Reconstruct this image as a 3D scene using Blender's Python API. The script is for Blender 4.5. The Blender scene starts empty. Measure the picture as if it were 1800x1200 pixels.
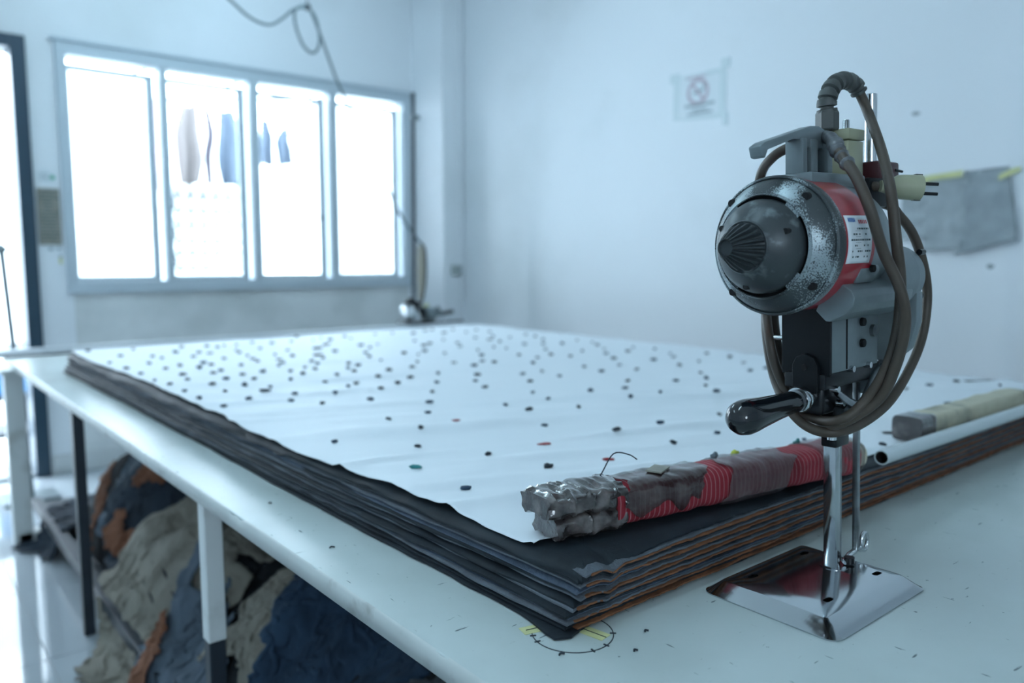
import bpy, bmesh, math, random
import numpy as np
from mathutils import Vector, Matrix

# ---------------------------------------------------------------- camera, world, exposure
scene = bpy.context.scene
COL = scene.collection
PI = math.pi
T = 0.77                                  # height of the table top
LAMP = 38.0                                # glow of the ceiling tubes

cam_data = bpy.data.cameras.new('camera')
cam = bpy.data.objects.new('camera', cam_data)
COL.objects.link(cam)
cam_data.sensor_fit = 'HORIZONTAL'
cam_data.sensor_width = 36.0
cam_data.lens = 36.0 * 1374 / 1800
cam_data.clip_start = 0.02
YAW, TILT = math.radians(39.65), math.radians(6.0)
cam.location = (0, 0, T + 0.42)
cam.rotation_euler = (PI / 2 - TILT, 0, -YAW)
cam_data.dof.use_dof = True
cam_data.dof.focus_distance = 0.95
cam_data.dof.aperture_fstop = 2.7
scene.camera = cam

scene.view_settings.view_transform = 'Standard'
scene.view_settings.look = 'None'
scene.view_settings.gamma = 1.0
scene.view_settings.use_curve_mapping = False
scene.view_settings.exposure = 0.44
scene.cycles.use_denoising = True
scene.cycles.max_bounces = 10
scene.cycles.diffuse_bounces = 6
scene.cycles.transparent_max_bounces = 12
scene.cycles.caustics_reflective = False
scene.cycles.caustics_refractive = False

world = bpy.data.worlds.new('overcast_sky')
scene.world = world
world.use_nodes = True
bg = world.node_tree.nodes['Background']
bg.inputs[0].default_value = (0.71, 0.865, 1.0, 1)
bg.inputs[1].default_value = 9.6


def portal(name, loc, rot, sx, sy):
    l = bpy.data.lights.new(name, 'AREA')
    l.shape = 'RECTANGLE'
    l.size, l.size_y = sx, sy
    l.cycles.is_portal = True
    o = bpy.data.objects.new(name, l)
    o.location, o.rotation_euler = loc, rot
    COL.objects.link(o)


portal('window_portal', (1.99, 5.1, 1.68), (-PI / 2, 0, 0), 2.3, 1.4)
portal('doorway_portal', (0.2, 5.1, 1.15), (-PI / 2, 0, 0), 1.0, 2.35)
portal('rear_fill_portal', (-1.5, -2.75, 1.9), (PI / 2, 0, 0), 1.0, 1.0)


# ---------------------------------------------------------------- noise (numpy value noise)
def _hash(ix, iy, iz, seed):
    n = (ix.astype(np.int64) * 374761393 + iy.astype(np.int64) * 668265263 + iz.astype(np.int64) * 2147483647 + seed * 1274126177) & 0xffffffff
    n = ((n ^ (n >> 13)) * 1274126177) & 0xffffffff
    n = n ^ (n >> 16)
    return (n & 0xffff) / 32767.5 - 1.0


def vnoise(x, y, z=0.0, seed=0):
    x, y, z = np.broadcast_arrays(np.asarray(x, float), np.asarray(y, float), np.asarray(z, float))
    ix, iy, iz = np.floor(x), np.floor(y), np.floor(z)
    fx, fy, fz = x - ix, y - iy, z - iz
    fx, fy, fz = (f * f * (3 - 2 * f) for f in (fx, fy, fz))
    r = 0
    for dx in (0, 1):
        for dy in (0, 1):
            for dz in (0, 1):
                w = (fx if dx else 1 - fx) * (fy if dy else 1 - fy) * (fz if dz else 1 - fz)
                r = r + w * _hash(ix + dx, iy + dy, iz + dz, seed)
    return r


def fbm(x, y, z=0.0, seed=0, octv=4):
    r, a = 0, 1.0
    x, y, z = np.asarray(x, float), np.asarray(y, float), np.asarray(z, float)
    for k in range(octv):
        r = r + a * vnoise(x, y, z, seed + k * 7)
        x, y, z, a = x * 2.03, y * 2.03, z * 2.03, a * 0.5
    return r


# ---------------------------------------------------------------- materials
MATS = {}


def mat(name, col, rough=0.5, metal=0.0, var=0.0, vscale=6.0, bump=0.0, bscale=60.0, spec=0.5, coat=0.0, col2=None, lo=0.45, hi=0.6, stretch=None):
    """principled material; col2 is mixed in through a noise mask (paint wear, stains, dirt with a shape of its own)"""
    m = bpy.data.materials.new(name)
    m.use_nodes = True
    nt = m.node_tree
    b = nt.nodes['Principled BSDF']
    b.inputs['Roughness'].default_value = rough
    b.inputs['Metallic'].default_value = metal
    b.inputs['Specular IOR Level'].default_value = spec
    b.inputs['Coat Weight'].default_value = coat
    b.inputs['Coat Roughness'].default_value = 0.08
    b.inputs['Base Color'].default_value = (*col, 1)
    tc = nt.nodes.new('ShaderNodeTexCoord')
    src = tc.outputs['Object']
    if stretch:
        mp = nt.nodes.new('ShaderNodeMapping')
        mp.inputs['Scale'].default_value = stretch
        nt.links.new(src, mp.inputs[0])
        src = mp.outputs[0]
    if col2 is not None or var:
        nz = nt.nodes.new('ShaderNodeTexNoise')
        nz.inputs['Scale'].default_value = vscale
        nz.inputs['Detail'].default_value = 6
        nt.links.new(src, nz.inputs['Vector'])
        rp = nt.nodes.new('ShaderNodeValToRGB')
        if col2 is not None:
            rp.color_ramp.elements[0].position, rp.color_ramp.elements[1].position = lo, hi
            rp.color_ramp.elements[0].color, rp.color_ramp.elements[1].color = (*col, 1), (*col2, 1)
        else:
            rp.color_ramp.elements[0].position, rp.color_ramp.elements[1].position = 0.3, 0.7
            rp.color_ramp.elements[0].color = (*[c * (1 - var) for c in col], 1)
            rp.color_ramp.elements[1].color = (*[min(1, c * (1 + var)) for c in col], 1)
        nt.links.new(nz.outputs['Fac'], rp.inputs[0])
        nt.links.new(rp.outputs[0], b.inputs['Base Color'])
    if bump:
        n2 = nt.nodes.new('ShaderNodeTexNoise')
        n2.inputs['Scale'].default_value = bscale
        n2.inputs['Detail'].default_value = 4
        nt.links.new(src, n2.inputs['Vector'])
        bp = nt.nodes.new('ShaderNodeBump')
        bp.inputs['Strength'].default_value = bump
        bp.inputs['Distance'].default_value = 0.002
        nt.links.new(n2.outputs['Fac'], bp.inputs['Height'])
        nt.links.new(bp.outputs[0], b.inputs['Normal'])
    MATS[name] = m
    return m


def glass(name, tint, milky):
    m = bpy.data.materials.new(name)
    m.use_nodes = True
    nt = m.node_tree
    nt.nodes.remove(nt.nodes['Principled BSDF'])
    out = nt.nodes['Material Output']
    tr = nt.nodes.new('ShaderNodeBsdfTransparent'); tr.inputs[0].default_value = (*tint, 1)
    gl = nt.nodes.new('ShaderNodeBsdfGlossy'); gl.inputs['Roughness'].default_value = 0.05
    tl = nt.nodes.new('ShaderNodeBsdfTranslucent'); tl.inputs[0].default_value = (0.95, 0.95, 0.95, 1)
    fr = nt.nodes.new('ShaderNodeFresnel'); fr.inputs[0].default_value = 1.45
    m1 = nt.nodes.new('ShaderNodeMixShader'); m1.inputs[0].default_value = milky
    m2 = nt.nodes.new('ShaderNodeMixShader')
    nt.links.new(tr.outputs[0], m1.inputs[1]); nt.links.new(tl.outputs[0], m1.inputs[2])
    nt.links.new(fr.outputs[0], m2.inputs[0]); nt.links.new(m1.outputs[0], m2.inputs[1]); nt.links.new(gl.outputs[0], m2.inputs[2])
    nt.links.new(m2.outputs[0], out.inputs[0])
    MATS[name] = m
    return m


def emitter(name, col, s):
    m = mat(name, (0.8, 0.8, 0.8))
    b = m.node_tree.nodes['Principled BSDF']
    b.inputs['Emission Color'].default_value = (*col, 1)
    b.inputs['Emission Strength'].default_value = s
    return m


# ---------------------------------------------------------------- mesh helpers
def link(name, me, m=None, parent=None, smooth=None, loc=None):
    o = bpy.data.objects.new(name, me)
    COL.objects.link(o)
    if m is not None and not me.materials:
        me.materials.append(MATS[m] if isinstance(m, str) else m)
    if smooth:
        me.polygons.foreach_set('use_smooth', [True] * len(me.polygons))
        me.set_sharp_from_angle(angle=math.radians(smooth))
    if parent is not None:
        o.parent = parent
    if loc is not None:
        o.location = loc
    return o


class MB:
    """collects simple solids into one mesh"""
    def __init__(self, xf=None):
        self.bm = bmesh.new()
        self.xf = xf

    def box(self, x0, x1, y0, y1, z0, z1, bev=0.0, seg=2, rot=None, piv=None):
        r = bmesh.ops.create_cube(self.bm, size=1.0)
        vs = r['verts']
        for v in vs:
            v.co = Vector(((x0 + x1) / 2 + v.co.x * (x1 - x0), (y0 + y1) / 2 + v.co.y * (y1 - y0), (z0 + z1) / 2 + v.co.z * (z1 - z0)))
        if rot is not None:
            bmesh.ops.rotate(self.bm, verts=vs, cent=piv or ((x0 + x1) / 2, (y0 + y1) / 2, (z0 + z1) / 2), matrix=rot)
        if bev:
            es = list({e for v in vs for e in v.link_edges})
            bmesh.ops.bevel(self.bm, geom=es, offset=bev, segments=seg, affect='EDGES', profile=0.5)
        return self

    def prism(self, pts, axis, a, b, bev=0.0, seg=2):
        """polygon pts in the plane normal to axis ('x': (y,z), 'y': (x,z), 'z': (x,y)), extruded from a to b"""
        def P(p, t):
            return {'x': (t, p[0], p[1]), 'y': (p[0], t, p[1]), 'z': (p[0], p[1], t)}[axis]
        v0 = [self.bm.verts.new(P(p, a)) for p in pts]
        v1 = [self.bm.verts.new(P(p, b)) for p in pts]
        n = len(pts)
        fs = [self.bm.faces.new(v0[::-1]), self.bm.faces.new(v1)]
        for i in range(n):
            fs.append(self.bm.faces.new((v0[i], v0[(i + 1) % n], v1[(i + 1) % n], v1[i])))
        if bev:
            es = list({e for f in fs for e in f.edges})
            bmesh.ops.bevel(self.bm, geom=es, offset=bev, segments=seg, affect='EDGES', profile=0.5)
        return self

    def lathe(self, prof, axis='x', c=(0, 0, 0), seg=48, skip=None, rad=None):
        """prof: list of (t, r) along axis; skip(k, j) drops a face; rad(j, k) scales the radius"""
        rows = []
        for k, (t, r) in enumerate(prof):
            row = []
            if r <= 1e-6:
                a = {'x': (t, 0, 0), 'y': (0, t, 0), 'z': (0, 0, t)}[axis]
                row = [self.bm.verts.new(Vector(c) + Vector(a))] * seg
            else:
                for j in range(seg):
                    th = 2 * PI * j / seg
                    q = r * (rad(j, k) if rad else 1)
                    u, w = q * math.cos(th), q * math.sin(th)
                    a = {'x': (t, u, w), 'y': (u, t, w), 'z': (u, w, t)}[axis]
                    row.append(self.bm.verts.new(Vector(c) + Vector(a)))
            rows.append(row)
        for k in range(len(prof) - 1):
            for j in range(seg):
                if skip and skip(k, j):
                    continue
                q = [rows[k][j], rows[k][(j + 1) % seg], rows[k + 1][(j + 1) % seg], rows[k + 1][j]]
                u = []
                for v in q:
                    if v not in u:
                        u.append(v)
                if len(u) > 2:
                    try:
                        self.bm.faces.new(u)
                    except ValueError:
                        pass
        return self

    def tube(self, pts, r, seg=10, cap=True, closed=False, flat=1.0):
        pts = [Vector(p) for p in pts]
        n = len(pts)
        rs = r if isinstance(r, (list, tuple)) else [r] * n
        rows = []
        nrm = None
        for i in range(n):
            a = pts[(i - 1) % n] if (i > 0 or closed) else pts[0]
            b = pts[(i + 1) % n] if (i < n - 1 or closed) else pts[-1]
            t = (b - a).normalized()
            if nrm is None:
                nrm = t.orthogonal().normalized()
            nrm = (nrm - t * nrm.dot(t)).normalized()
            bn = t.cross(nrm)
            rows.append([self.bm.verts.new(pts[i] + (nrm * math.cos(2 * PI * j / seg) + bn * math.sin(2 * PI * j / seg) * flat) * rs[i]) for j in range(seg)])
        for i in range(n if closed else n - 1):
            for j in range(seg):
                self.bm.faces.new((rows[i][j], rows[i][(j + 1) % seg], rows[(i + 1) % n][(j + 1) % seg], rows[(i + 1) % n][j]))
        if cap and not closed:
            self.bm.faces.new(rows[0][::-1]); self.bm.faces.new(rows[-1])
        return self

    def grid(self, P, wrap=False):
        """P: (n, m, 3) array"""
        n, m = P.shape[:2]
        v = [[self.bm.verts.new(P[i, j]) for j in range(m)] for i in range(n)]
        for i in range(n - 1):
            for j in range(m if wrap else m - 1):
                self.bm.faces.new((v[i][j], v[i + 1][j], v[i + 1][(j + 1) % m], v[i][(j + 1) % m]))
        return v

    def build(self, name, m, parent=None, smooth=None, loc=None, recalc=True):
        if self.xf is not None:
            self.bm.transform(self.xf)
        if recalc:
            bmesh.ops.recalc_face_normals(self.bm, faces=self.bm.faces)
        me = bpy.data.meshes.new(name)
        self.bm.to_mesh(me)
        self.bm.free()
        return link(name, me, m, parent, smooth, loc)


def catmull(pts, k=8):
    pts = [Vector(p) for p in pts]
    out = []
    for i in range(len(pts) - 1):
        p0, p1, p2, p3 = pts[max(i - 1, 0)], pts[i], pts[i + 1], pts[min(i + 2, len(pts) - 1)]
        for s in range(k):
            t = s / k
            out.append(0.5 * ((2 * p1) + (p2 - p0) * t + (2 * p0 - 5 * p1 + 4 * p2 - p3) * t * t + (3 * p1 - p0 - 3 * p2 + p3) * t ** 3))
    out.append(pts[-1])
    return out


def tag(o, label, cat, group=None, kind=None):
    o['label'] = label
    o['category'] = cat
    if group:
        o['group'] = group
    if kind:
        o['kind'] = kind
    return o


def struct(o, label=None, cat=None):
    o['kind'] = 'structure'
    if label:
        o['label'] = label
        o['category'] = cat
    return o


def empty(name, loc=(0, 0, 0), rz=0.0):
    o = bpy.data.objects.new(name, None)
    o.empty_display_size = 0.05
    o.location = loc
    o.rotation_euler = (0, 0, rz)
    COL.objects.link(o)
    return o


def grid_mesh(name, P, m, parent=None, smooth=180, solid=0.0):
    """fast grid mesh from an (n, m, 3) array"""
    n, k = P.shape[:2]
    idx = np.arange(n * k).reshape(n, k)
    f = np.stack([idx[:-1, :-1], idx[1:, :-1], idx[1:, 1:], idx[:-1, 1:]], -1).reshape(-1, 4)
    me = bpy.data.meshes.new(name)
    me.from_pydata(P.reshape(-1, 3).tolist(), [], f.tolist())
    me.polygons.foreach_set('use_smooth', [True] * len(me.polygons))
    o = link(name, me, m, parent)
    if solid:
        md = o.modifiers.new('thickness', 'SOLIDIFY')
        md.thickness = solid
        md.offset = 0
    return o


ORD = ['topmost', 'second', 'third', 'fourth', 'fifth', 'sixth', 'seventh', 'eighth', 'ninth', 'tenth', 'eleventh', 'twelfth', 'thirteenth', 'fourteenth',
       'fifteenth', 'sixteenth', 'seventeenth', 'eighteenth', 'nineteenth', 'twentieth', 'twenty-first', 'twenty-second', 'twenty-third', 'twenty-fourth',
       'twenty-fifth', 'twenty-sixth', 'twenty-seventh', 'twenty-eighth', 'twenty-ninth', 'lowest']

# ---------------------------------------------------------------- palette
mat('wall_paint', (0.79, 0.82, 0.85), 0.75, col2=(0.66, 0.69, 0.70), vscale=0.9, lo=0.52, hi=0.78, bump=0.15, bscale=18)
mat('wall_dirty', (0.76, 0.78, 0.78), 0.75, col2=(0.47, 0.50, 0.49), vscale=2.2, lo=0.45, hi=0.8, bump=0.2, bscale=18)
mat('ceiling_paint', (0.82, 0.84, 0.84), 0.9)
mat('tile', (0.42, 0.46, 0.49), 0.06, var=0.06, vscale=3)
mat('grout', (0.42, 0.44, 0.45), 0.8)
mat('baseboard', (0.66, 0.68, 0.68), 0.4)
mat('window_white', (0.50, 0.57, 0.62), 0.4)
mat('door_blue', (0.025, 0.055, 0.085), 0.4)
mat('steel_dark', (0.018, 0.026, 0.036), 0.45)
mat('paint_white', (0.66, 0.69, 0.68), 0.4, col2=(0.40, 0.41, 0.38), vscale=9, lo=0.55, hi=0.8)
mat('table_top', (0.55, 0.62, 0.61), 0.27, col2=(0.47, 0.53, 0.51), vscale=3.5, lo=0.42, hi=0.72, bump=0.06, bscale=35)
mat('table_edge', (0.52, 0.56, 0.54), 0.45, col2=(0.28, 0.28, 0.26), vscale=14, lo=0.58, hi=0.75)
mat('aluminium', (0.80, 0.83, 0.86), 0.30, 1.0)
mat('paper_white', (0.76, 0.81, 0.85), 0.6, bump=0.12, bscale=25)
mat('ply_black', (0.013, 0.019, 0.025), 0.62, var=0.3, vscale=20, bump=0.15, bscale=200, spec=0.25)
mat('ply_slate', (0.098, 0.116, 0.138), 0.8, var=0.25, vscale=25, bump=0.7, bscale=300)
mat('ply_blue', (0.060, 0.085, 0.125), 0.75, var=0.25, vscale=25, bump=0.7, bscale=300)
mat('ply_rust', (0.190, 0.075, 0.032), 0.85, var=0.35, vscale=40, bump=0.7, bscale=300)
mat('lint_dark', (0.012, 0.022, 0.034), 0.7)
mat('lint_blue', (0.02, 0.05, 0.09), 0.7)
mat('lint_teal', (0.03, 0.22, 0.22), 0.7)
mat('lint_red', (0.32, 0.015, 0.02), 0.7)
mat('lint_grey', (0.13, 0.17, 0.20), 0.7)
mat('lint_lime', (0.45, 0.50, 0.05), 0.6)
mat('tape_yellow', (0.60, 0.61, 0.30), 0.55, var=0.1, vscale=30)
mat('ink', (0.02, 0.03, 0.04), 0.6)
mat('chrome', (0.62, 0.65, 0.67), 0.12, 1.0)
mat('steel_plate', (0.50, 0.53, 0.55), 0.11, 1.0, bump=0.02, bscale=8, stretch=(1, 12, 1))
mat('steel_worn', (0.30, 0.32, 0.33), 0.28, 1.0, var=0.4, vscale=30)
mat('steel_black', (0.010, 0.012, 0.015), 0.3, 0.3)
mat('cast_grey', (0.185, 0.225, 0.240), 0.38, 0.35, var=0.12, vscale=20, bump=0.1, bscale=120)
mat('cast_dark', (0.045, 0.055, 0.060), 0.40, 0.3, col2=(0.15, 0.18, 0.19), vscale=38, lo=0.56, hi=0.68, bump=0.08, bscale=120)
mat('nose_dark', (0.030, 0.038, 0.042), 0.45, 0.2)
mat('enamel_red', (0.33, 0.012, 0.022), 0.28, var=0.12, vscale=9, coat=0.3)
mat('block_maroon', (0.055, 0.010, 0.013), 0.4)
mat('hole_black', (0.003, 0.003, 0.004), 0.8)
mat('bakelite', (0.004, 0.006, 0.009), 0.09, 0, spec=0.7)
mat('plate_black', (0.004, 0.006, 0.008), 0.5, spec=0.25)
mat('rubber_brown', (0.060, 0.046, 0.034), 0.48, var=0.15, vscale=25, bump=0.08, bscale=90)
mat('rubber_grey', (0.062, 0.070, 0.068), 0.45)
mat('plastic_cream', (0.34, 0.35, 0.24), 0.4, var=0.08, vscale=20)
mat('tape_grey', (0.10, 0.11, 0.12), 0.3)
mat('label_white', (0.70, 0.75, 0.78), 0.45)
mat('print_blue', (0.02, 0.16, 0.50), 0.5)
mat('print_red', (0.55, 0.10, 0.12), 0.5)
mat('print_dark', (0.06, 0.10, 0.11), 0.6)
mat('sign_red', (0.46, 0.38, 0.44), 0.5)
mat('sign_grey', (0.20, 0.27, 0.30), 0.6)
mat('sleeve_plastic', (0.66, 0.74, 0.76), 0.25)
mat('newsprint', (0.36, 0.40, 0.42), 0.8, var=0.12, vscale=14)
mat('newsprint_dark', (0.30, 0.34, 0.36), 0.8, var=0.12, vscale=14)
mat('plaque_brown', (0.26, 0.25, 0.21), 0.6, var=0.15, vscale=30)
mat('sticker_green', (0.02, 0.35, 0.22), 0.5)
mat('cable_grey', (0.10, 0.14, 0.16), 0.5)
mat('sleeve_beige', (0.42, 0.38, 0.31), 0.8)
mat('pvc_white', (0.55, 0.62, 0.64), 0.25)
mat('stone_cream', (0.50, 0.47, 0.35), 0.6, col2=(0.25, 0.24, 0.19), vscale=16, lo=0.5, hi=0.72, bump=0.5, bscale=45)
mat('cling_wrap', (0.040, 0.033, 0.033), 0.10, col2=(0.17, 0.145, 0.14), vscale=34, lo=0.45, hi=0.72, bump=1.0, bscale=75, coat=1.0)
mat('tape_clear', (0.12, 0.085, 0.09), 0.18, col2=(0.30, 0.26, 0.265), vscale=14, lo=0.42, hi=0.68, bump=0.7, bscale=40, coat=0.5)
mat('denim', (0.014, 0.040, 0.078), 0.85, var=0.3, vscale=6, bump=0.4, bscale=400)
mat('cloth_navy', (0.018, 0.030, 0.046), 0.85, var=0.3, vscale=6, bump=0.4, bscale=300)
mat('cloth_slate', (0.085, 0.115, 0.150), 0.85, var=0.2, vscale=6, bump=0.4, bscale=300)
mat('cloth_tan', (0.225, 0.208, 0.172), 0.85, var=0.2, vscale=5, bump=0.4, bscale=300)
mat('cloth_rust', (0.210, 0.085, 0.045), 0.85, var=0.25, vscale=8, bump=0.4, bscale=300)
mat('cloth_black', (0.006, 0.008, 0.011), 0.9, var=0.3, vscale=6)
mat('cloth_grey', (0.075, 0.085, 0.095), 0.85, var=0.2, vscale=6, bump=0.4, bscale=300)
mat('outdoor_white', (0.85, 0.86, 0.86), 0.8)
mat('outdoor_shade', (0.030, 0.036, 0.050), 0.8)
mat('outdoor_ground', (0.62, 0.63, 0.62), 0.8)
mat('garment_tan', (0.17, 0.145, 0.14), 0.9)
mat('garment_plum', (0.14, 0.12, 0.145), 0.9)
mat('garment_blue', (0.090, 0.115, 0.155), 0.9)
mat('garment_red', (0.45, 0.16, 0.18), 0.9)
mat('garment_white', (0.8, 0.82, 0.85), 0.9)
mat('bag_blue', (0.01, 0.14, 0.33), 0.5)
mat('switch_plastic', (0.42, 0.47, 0.45), 0.5)
glass('glass_clear', (0.96, 0.98, 0.98), 0.0)
glass('glass_frosted', (0.96, 0.98, 0.98), 0.5)


def striped_red():
    m = mat('cloth_red_stripe', (0.27, 0.014, 0.026), 0.8, bump=0.5, bscale=200)
    nt = m.node_tree
    b = nt.nodes['Principled BSDF']
    tc = nt.nodes.new('ShaderNodeTexCoord')
    wv = nt.nodes.new('ShaderNodeTexWave')
    wv.wave_type = 'BANDS'; wv.bands_direction = 'X'
    wv.inputs['Scale'].default_value = 38.0
    wv.inputs['Distortion'].default_value = 1.1
    wv.inputs['Detail Scale'].default_value = 0.5
    rp = nt.nodes.new('ShaderNodeValToRGB')
    rp.color_ramp.elements[0].position, rp.color_ramp.elements[1].position = 0.86, 0.97
    rp.color_ramp.elements[0].color = (0.27, 0.014, 0.026, 1)
    rp.color_ramp.elements[1].color = (0.40, 0.15, 0.16, 1)
    nt.links.new(tc.outputs['Object'], wv.inputs['Vector'])
    nt.links.new(wv.outputs['Fac'], rp.inputs[0])
    nt.links.new(rp.outputs[0], b.inputs['Base Color'])


striped_red()
MATS['tape_clear'].node_tree.nodes['Principled BSDF'].inputs['Alpha'].default_value = 0.40
MATS['cling_film'] = MATS['cling_wrap'].copy()
MATS['cling_film'].name = 'cling_film'
MATS['cling_film'].node_tree.nodes['Principled BSDF'].inputs['Alpha'].default_value = 0.52


def scuffed_top():
    """fine dark scuffs and scratches on the painted table top"""
    nt = MATS['table_top'].node_tree
    b = nt.nodes['Principled BSDF']
    src = b.inputs['Base Color'].links[0].from_socket
    tc = nt.nodes.new('ShaderNodeTexCoord')
    last = src
    for (sc, st, lo, hi, rot) in ((26, (1, 5, 1), 0.70, 0.74, 0.5), (30, (5, 1, 1), 0.71, 0.75, 0.9), (90, (1, 1, 1), 0.735, 0.77, 0.0)):
        mp = nt.nodes.new('ShaderNodeMapping')
        mp.inputs['Scale'].default_value = st
        mp.inputs['Rotation'].default_value = (0, 0, rot)
        nz = nt.nodes.new('ShaderNodeTexNoise')
        nz.inputs['Scale'].default_value = sc
        nz.inputs['Detail'].default_value = 3
        rp = nt.nodes.new('ShaderNodeValToRGB')
        rp.color_ramp.elements[0].position, rp.color_ramp.elements[1].position = lo, hi
        mx = nt.nodes.new('ShaderNodeMixRGB')
        mx.inputs[2].default_value = (0.16, 0.19, 0.20, 1)
        nt.links.new(tc.outputs['Object'], mp.inputs[0]); nt.links.new(mp.outputs[0], nz.inputs['Vector'])
        nt.links.new(nz.outputs['Fac'], rp.inputs[0]); nt.links.new(rp.outputs[0], mx.inputs[0])
        nt.links.new(last, mx.inputs[1])
        last = mx.outputs[0]
    nt.links.new(last, b.inputs['Base Color'])


scuffed_top()


def worn_paint():
    """dark hammered paint rubbed through to bright metal in fine flecks, in patches"""
    m = mat('cast_worn', (0.05, 0.06, 0.065), 0.36, 0.35, bump=0.12, bscale=300)
    nt = m.node_tree
    b = nt.nodes['Principled BSDF']
    tc = nt.nodes.new('ShaderNodeTexCoord')
    fine = nt.nodes.new('ShaderNodeTexNoise'); fine.inputs['Scale'].default_value = 620; fine.inputs['Detail'].default_value = 3
    big = nt.nodes.new('ShaderNodeTexNoise'); big.inputs['Scale'].default_value = 15; big.inputs['Detail'].default_value = 5
    mr = nt.nodes.new('ShaderNodeMapRange')
    mr.inputs['From Min'].default_value, mr.inputs['From Max'].default_value = 0.40, 0.62
    mr.inputs['To Min'].default_value, mr.inputs['To Max'].default_value = -0.22, 0.22
    add = nt.nodes.new('ShaderNodeMath'); add.operation = 'ADD'
    rp = nt.nodes.new('ShaderNodeValToRGB')
    rp.color_ramp.elements[0].position, rp.color_ramp.elements[1].position = 0.48, 0.56
    rp.color_ramp.elements[0].color, rp.color_ramp.elements[1].color = (0.055, 0.067, 0.072, 1), (0.30, 0.36, 0.38, 1)
    for n_ in (fine, big):
        nt.links.new(tc.outputs['Object'], n_.inputs['Vector'])
    nt.links.new(big.outputs['Fac'], mr.inputs['Value'])
    nt.links.new(mr.outputs[0], add.inputs[0]); nt.links.new(fine.outputs['Fac'], add.inputs[1])
    nt.links.new(add.outputs[0], rp.inputs[0]); nt.links.new(rp.outputs[0], b.inputs['Base Color'])


worn_paint()

# ---------------------------------------------------------------- room shell
XL, XR, YF, YB, ZC = -2.4, 3.31, -2.6, 4.9, 3.05
WT = 0.14
floor = struct(MB().box(XL - WT, XR + WT, YF - WT, YB + WT, -0.10, -0.004).build('floor', 'grout'))
TS, G = 0.6, 0.003
tile_me = None
x0 = 0.355 - TS * 5
for i in range(10):
    for j in range(13):
        ax_, ay_ = x0 + i * TS, 2.6 - TS * 9 + j * TS
        bx_, by_ = min(ax_ + TS, XR), min(ay_ + TS, YB)
        if ax_ < XL - 0.3 or ax_ >= XR - 0.02 or ay_ >= YB - 0.02 or ay_ < YF - 0.4:
            continue
        full = abs(bx_ - ax_ - TS) < 1e-6 and abs(by_ - ay_ - TS) < 1e-6
        if full and tile_me is not None:
            o = link('tile', tile_me, None, floor, loc=(ax_, ay_, 0))
        else:
            o = MB().box(G / 2, bx_ - ax_ - G / 2, G / 2, by_ - ay_ - G / 2, -0.005, 0.0, bev=0.001, seg=1).build('tile', 'tile', floor, loc=(ax_, ay_, 0))
            if full:
                tile_me = o.data
struct(MB().box(XL - WT, XR + WT, YF - WT, YB + WT, ZC, ZC + 0.1).build('ceiling', 'ceiling_paint'))

# back wall, with the doorway and the window opening
DX0, DX1, DZ = -0.28, 0.665, 2.285
WX0, WX1, WZ0, WZ1 = 0.90, 3.075, 1.03, 2.335
m = MB()
m.box(XL - WT, DX0 - 0.07, YB, YB + WT, 0, ZC)
m.box(DX0 - 0.07, DX1 + 0.07, YB, YB + WT, DZ + 0.065, ZC)
m.box(DX1 + 0.07, WX0, YB, YB + WT, 0, ZC)
m.box(WX0, WX1, YB, YB + WT, WZ1, ZC)
m.box(WX1, XR + WT, YB, YB + WT, 0, ZC)
struct(m.build('wall_back', 'wall_paint'))
wb = MB().box(WX0, WX1, YB, YB + WT, 0, WZ0).build('wall_back_sill', 'wall_dirty')
struct(wb)
struct(MB().box(XR, XR + WT, YF - WT, YB, 0, ZC).build('wall_right', 'wall_paint'))
struct(MB().box(XL - WT, XL, YF - WT, YB, 0, ZC).build('wall_left', 'wall_paint'))
m = MB()
OX0, OX1, OZ0, OZ1 = -2.0, -1.0, 1.4, 2.4  # unseen opening, added to let fill daylight in from behind the camera
m.box(XL, OX0, YF - WT, YF, 0, ZC).box(OX1, XR, YF - WT, YF, 0, ZC).box(OX0, OX1, YF - WT, YF, 0, OZ0).box(OX0, OX1, YF - WT, YF, OZ1, ZC)
struct(m.build('wall_front', 'wall_paint'))
# corner pillar behind the far machine, and the pillar at the right edge of the picture
struct(MB().box(3.13, XR, 4.52, YB, 0, ZC).build('wall_corner_pillar', 'wall_paint'))
struct(MB().box(3.20, XR, 0.55, 1.004, 0, ZC).build('wall_side_pillar', 'wall_paint'))
struct(MB().box(DX1 + 0.07, 3.13, YB - 0.012, YB, 0, 0.105, bev=0.003).build('baseboard_back', 'baseboard'))
struct(MB().box(XR - 0.012, XR, 1.004, 4.52, 0, 0.105, bev=0.003).build('baseboard_right', 'baseboard'))

# doorway
d = struct(empty('door_1', (DX1, YB, 0)), 'open doorway with a dark blue frame and daylight beyond', 'door')
MB().box(0, 0.07, -0.03, WT + 0.02, 0, DZ + 0.065, bev=0.004).build('door_jamb', 'door_blue', d)
MB().box(DX0 - DX1 - 0.07, DX0 - DX1, -0.03, WT + 0.02, 0, DZ + 0.065, bev=0.004).build('door_jamb', 'door_blue', d)
MB().box(DX0 - DX1, 0, -0.03, WT + 0.02, DZ, DZ + 0.065, bev=0.004).build('door_head', 'door_blue', d)
MB().box(DX0 - DX1, 0, 0.0, WT + 0.02, -0.004, 0.02, bev=0.003).build('door_threshold', 'grout', d)

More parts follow.
